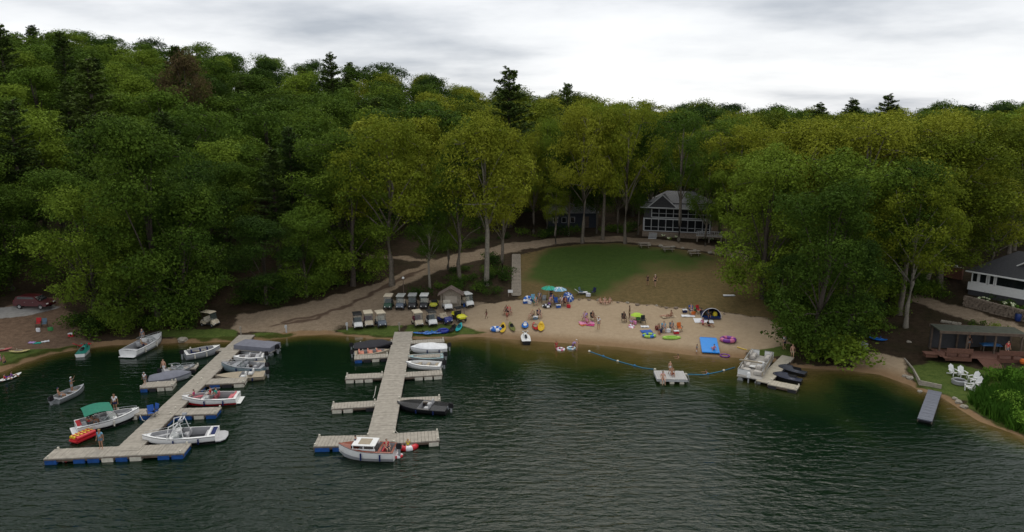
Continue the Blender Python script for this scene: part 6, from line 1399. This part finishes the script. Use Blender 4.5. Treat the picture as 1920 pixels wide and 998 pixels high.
def person(label, px, py, ps, face, skin='fair', hair='brown', shirt=None, bottom='navy', swim=False, s=1.0, loc=None, dz=0, group=None, onwater=False):
    if ps not in PM: build_pose(ps)
    p = Vector(loc) if loc is not None else G(px, py); o = root('person', label, 'person', (p.x, p.y, p.z + dz), R(face), group); o.scale = (s,) * 3; m = PM[ps]
    def put(key, nm, mt):
        if not m[key]: return
        e = bpy.data.objects.new(nm, m[key]); COL.objects.link(e); e.parent = o
        if not m[key].materials: m[key].materials.append(mt)
        e.material_slots[0].link = 'OBJECT'; e.material_slots[0].material = mt
    put('body', 'body', SK[skin]); put('hair', 'hair', HR[hair])
    if swim == 'f': put('briefs', 'swimsuit_bottom', CL[bottom]); put('top', 'swimsuit_top', CL[shirt or bottom])
    else:
        put('shorts', 'shorts', CL[bottom])
        if shirt: put('shirt', 'shirt', CL[shirt])
    return o
P_ = person
P_('child in dark trunks running across the left end of the sand', 912, 598, 'walk', 200, 'dark', 'black', None, 'maroon', s=.75)
P_('child standing below the maroon chair, red top', 951, 601, 'stand', 90, 'tan', 'black', 'red', 'maroon', s=.7)
P_('person in black sitting in the black chair below the stairs', 0, 0, 'sit', -110, 'tan', 'black', 'black', 'navy', loc=G(949, 590))
P_('person in red sitting in the maroon chair below the stairs', 0, 0, 'sit', -60, 'fair', 'blond', 'red', 'navy', loc=G(955, 590))
P_('person in navy sitting in the navy chair above the kayaks', 0, 0, 'sit', -70, 'fair', 'black', 'navy', 'navy', loc=G(1011, 596))
P_('person in pale top sitting in the tan chair above the kayaks', 0, 0, 'sit', -140, 'fair', 'blond', 'tan', 'grey', loc=G(997, 598))
P_('person in pink shirt standing between the umbrellas and black tube', 1031, 573, 'bend', -60, 'fair', 'blond', 'pink', 'white')
P_('person in maroon standing under the teal umbrella', 1033, 562, 'stand', -90, 'tan', 'black', 'maroon', 'navy')
P_('person in slate shirt seated in the slate chair of the umbrella group', 0, 0, 'sit', -90, 'fair', 'brown', 'slate', 'navy', loc=G(1012, 564))
P_('person in blue seated under the pale blue umbrella', 0, 0, 'sit', -85, 'fair', 'brown', 'blue', 'navy', loc=G(1036, 568))
P_('person in white seated in the right grey chair of the umbrella group', 0, 0, 'sit', -90, 'fair', 'blond', 'white', 'grey', loc=G(1053, 572))
P_('person in maroon seated at the right end of the umbrella group', 0, 0, 'sit', -60, 'tan', 'black', 'maroon', 'black', loc=G(1061, 573))
P_('person in teal seated in the teal chair', 0, 0, 'sit', -70, 'fair', 'brown', 'ltblue', 'slate', loc=G(1004, 572))
for k, (px, f) in enumerate(((1126, -60), (1134, -90), (1143, -120))): P_(['sunbather in brown swimwear sitting at the top of the sand, left of three', 'sunbather in white swimwear sitting at the top of the sand, middle of three', 'sunbather in grey swimwear sitting at the top of the sand, right of three'][k], px, 569, 'ground', f, 'fair', ['brown', 'blond', 'brown'][k], None, ['maroon', 'white', 'grey'][k], 'f')
P_('person in lavender sitting on the purple chair by the pink towel', 0, 0, 'sit', -120, 'fair', 'brown', 'lav', 'purple', loc=G(1096, 602))
P_('person in pink sitting on the pink towel', 1101, 606, 'ground', -70, 'fair', 'blond', 'pink', 'magenta')
P_('person in black cap sitting in the black chair by the pink towel', 0, 0, 'sit', -60, 'tan', 'navycap', 'black', 'black', loc=G(1112, 601))
P_('man in white shirt standing right of the pink towel group', 1122, 618, 'stand', -120, 'tan', 'cap', 'white', 'grey')
P_('tanned person standing above the black chair left of the lime umbrella', 1180, 597, 'stand', 160, 'dark', 'black', None, 'tan')
P_('person seated in the black chair left of the lime umbrella', 0, 0, 'sit', -80, 'dark', 'black', 'black', 'black', loc=G(1170, 603))
P_('child in lavender sitting between the black chair and lime umbrella', 1184, 608, 'ground', -80, 'fair', 'brown', 'lav', 'navy', s=.85)
P_('sunbather lying on the tan towel, nearer the lime umbrella', 1250, 594, 'lie', 182, 'fair', 'brown', None, 'maroon', 'f')
P_('sunbather propped up at the right end of the tan towel', 1257, 594, 'ground', 200, 'tan', 'black', None, 'black', 'f')
P_('person in red swimwear sitting on the sand left of the pale blue chair', 1236, 620, 'ground', -60, 'tan', 'brown', None, 'red', 'f')
P_('person with dark hair seated in the pale blue chair near the water', 0, 0, 'sit', -80, 'fair', 'black', 'ltblue', 'navy', loc=G(1245, 622))
P_('person in white seated in the slate chair near the water', 0, 0, 'sit', -80, 'fair', 'brown', 'slate', 'navy', loc=G(1260, 621))
P_('small child crouching on the sand below the red clad bather', 1236, 627, 'ground', -80, 'tan', 'brown', None, 'red', s=.6)
P_('person in blue seated in the blue chair by the dome tent', 0, 0, 'sit', -80, 'fair', 'brown', 'blue', 'white', loc=G(1296, 588))
P_('person in pink sitting on the white blanket, left one', 1318, 609, 'ground', -70, 'fair', 'blond', 'pink', 'red')
P_('person in black sitting at the right corner of the white blanket', 1329, 612, 'ground', -40, 'tan', 'black', 'black', 'maroon')
P_('person in dark clothes lounging inside the dome tent', 1328, 594, 'ground', -90, 'tan', 'brown', 'slate', 'navy')
P_('person in black standing on the dry lawn, left of the pair', 1214, 535, 'stand', -70, 'tan', 'black', 'black', 'black', s=.9)
P_('person in black with white cap on the dry lawn, right of the pair', 1228, 537, 'walk', -110, 'fair', 'cap', 'black', 'black')
WZ = -.5
P_('child in red standing in the shallows at the left ring', 0, 0, 'stand', -60, 'tan', 'brown', 'red', 'red', s=.8, loc=W(1043, 655), dz=-.35)
P_('wading woman in lavender holding the pale blue ring', 0, 0, 'bend', -20, 'fair', 'brown', 'lav', 'purple', loc=W(1074, 655), dz=-.3)
P_('wading man in white cap right of the lavender woman', 0, 0, 'stand', 200, 'fair', 'cap', None, 'tan', loc=W(1081, 657), dz=-.4)
P_('child standing in the shallows left of the blue mat', 0, 0, 'stand', -10, 'tan', 'black', 'slate', 'white', s=.85, loc=W(1306, 664), dz=-.3)
P_('child kneeling on the lower right corner of the blue mat', 0, 0, 'ground', 100, 'fair', 'brown', 'pink', 'magenta', s=.85, loc=W(1338, 659, .2), dz=.12)
P_('swimmer with only head and shoulders above the brown shallows', 0, 0, 'float', 180, 'tan', 'black', None, 'navy', loc=W(1273, 671))
P_('swimmer holding the far buoy rope right of the raft', 0, 0, 'float', 180, 'tan', 'black', None, 'navy', loc=W(1326, 700))
P_('girl sitting on the front edge of the swim raft', 0, 0, 'sit', -90, 'fair', 'brown', None, 'pink', 'f', loc=W(1243, 712, .57), dz=-.43)
P_('child in red swimwear sitting at the middle of the swim raft', 0, 0, 'ground', -90, 'tan', 'brown', None, 'red', loc=W(1260, 703, .57))
P_('pale child standing at the far edge of the swim raft', 0, 0, 'stand', -90, 'fair', 'blond', None, 'white', s=.7, loc=W(1256, 698, .57))
P_('bather walking out along the small L shaped dock', 0, 0, 'walk', -110, 'fair', 'blond', None, 'tan', loc=W(1485, 673, .2))
P_('person in white top standing on the grass at the head of the L dock', 1470, 655, 'stand', -60, 'fair', 'brown', 'white', 'navy')
P_('person standing beside the folding table in the pavilion, red top', 1887, 668, 'stand', -90, 'fair', 'brown', 'red', 'grey')
P_('person in dark shirt standing at the back of the garden pavilion', 1815, 655, 'stand', -90, 'tan', 'black', 'black', 'grey')
# on the docks and boats
P_('person in pale blue clothes standing near the end of the left dock', 0, 0, 'stand', -90, 'tan', 'blond', 'ltblue', 'slate', loc=W(190, 842, .53))
P_('person in white shirt standing on the finger behind the green canopy', 0, 0, 'stand', -80, 'tan', 'brown', 'white', 'navy', loc=W(217, 772, .5))
P_('person in white leaning on the stern of the green canopy boat', 0, 0, 'sit', 20, 'tan', 'cap', 'white', 'red', loc=W(166, 797, .5), dz=-.1)
P_('person in black seated behind the green canopy boat helm', 0, 0, 'sit', 20, 'tan', 'black', 'black', 'black', loc=W(174, 796, .5), dz=-.1)
P_('angler in pale cap standing at the bow of the fishing boat', 0, 0, 'armup', 10, 'tan', 'cap', 'slate', 'grey', loc=W(136, 738, .1))
P_('angler without shirt seated at the stern of the fishing boat', 0, 0, 'sit', 30, 'tan', 'navycap', None, 'grey', loc=W(113, 748, .2), dz=-.15)
P_('person sitting on the anchored white runabout', 0, 0, 'sit', 30, 'tan', 'cap', 'tan', 'navy', loc=W(268, 654, .3))
P_('person in white cap standing in the shallows behind the anchored runabout', 268, 640, 'stand', -90, 'fair', 'cap', 'slate', 'grey', s=.9)
P_('bather standing at the outboard of the grey aluminium boat', 0, 0, 'stand', -90, 'fair', 'brown', None, 'white', loc=W(308, 700, .12), s=.9)
P_('person in white shirt standing on the finger end below the slate covered boat', 0, 0, 'stand', -90, 'tan', 'cap', 'white', 'grey', loc=W(272, 721, .5), s=.75)
P_('child in red sitting in the stern of the old cruiser', 0, 0, 'sit', -60, 'fair', 'brown', 'red', 'navy', loc=W(726, 848, .5), s=.85, dz=.0)
P_('person in navy at the helm of the old cruiser', 0, 0, 'stand', 180, 'fair', 'black', 'navy', 'navy', loc=W(668, 850, .1), s=.9)
P_('child lying in the round red towable tube', 0, 0, 'ground', -90, 'fair', 'blond', 'yellow', 'black', s=.75, loc=W(765, 838, .12))
P_('person in magenta seated in the bow of the white and red bowrider', 0, 0, 'sit', 180, 'fair', 'brown', 'magenta', 'navy', loc=W(363, 751, .3), s=.85, dz=.0)
P_('person in teal seated aft in the white and red bowrider', 0, 0, 'sit', 180, 'fair', 'brown', 'teal', 'navy', loc=W(404, 749, .3), s=.95)
P_('person in red seated amidships in the white and red bowrider', 0, 0, 'sit', 180, 'fair', 'brown', 'red', 'navy', loc=W(394, 749, .3), s=.95)
P_('child in purple kneeling on the paddle board at the left edge', 0, 0, 'ground', 30, 'tan', 'brown', 'purple', 'navy', s=.75, loc=W(24, 708, .3))
P_('child in red sitting behind on the paddle board at the left edge', 0, 0, 'ground', 30, 'fair', 'brown', 'red', 'slate', s=.75, loc=W(11, 713, .3))
P_('bather wading at the left edge of the picture', 0, 0, 'stand', 0, 'tan', 'brown', None, 'navy', s=.9, loc=W(9, 686), dz=-.35)
P_('person in lavender shirt wading at the left edge behind the bather', 0, 0, 'stand', 20, 'fair', 'blond', 'lav', 'navy', s=.9, loc=W(2, 684), dz=-.35)
P_('person in red on the porch steps of the lodge', 1236, 443, 'stand', -90, 'fair', 'brown', 'white', 'navy')
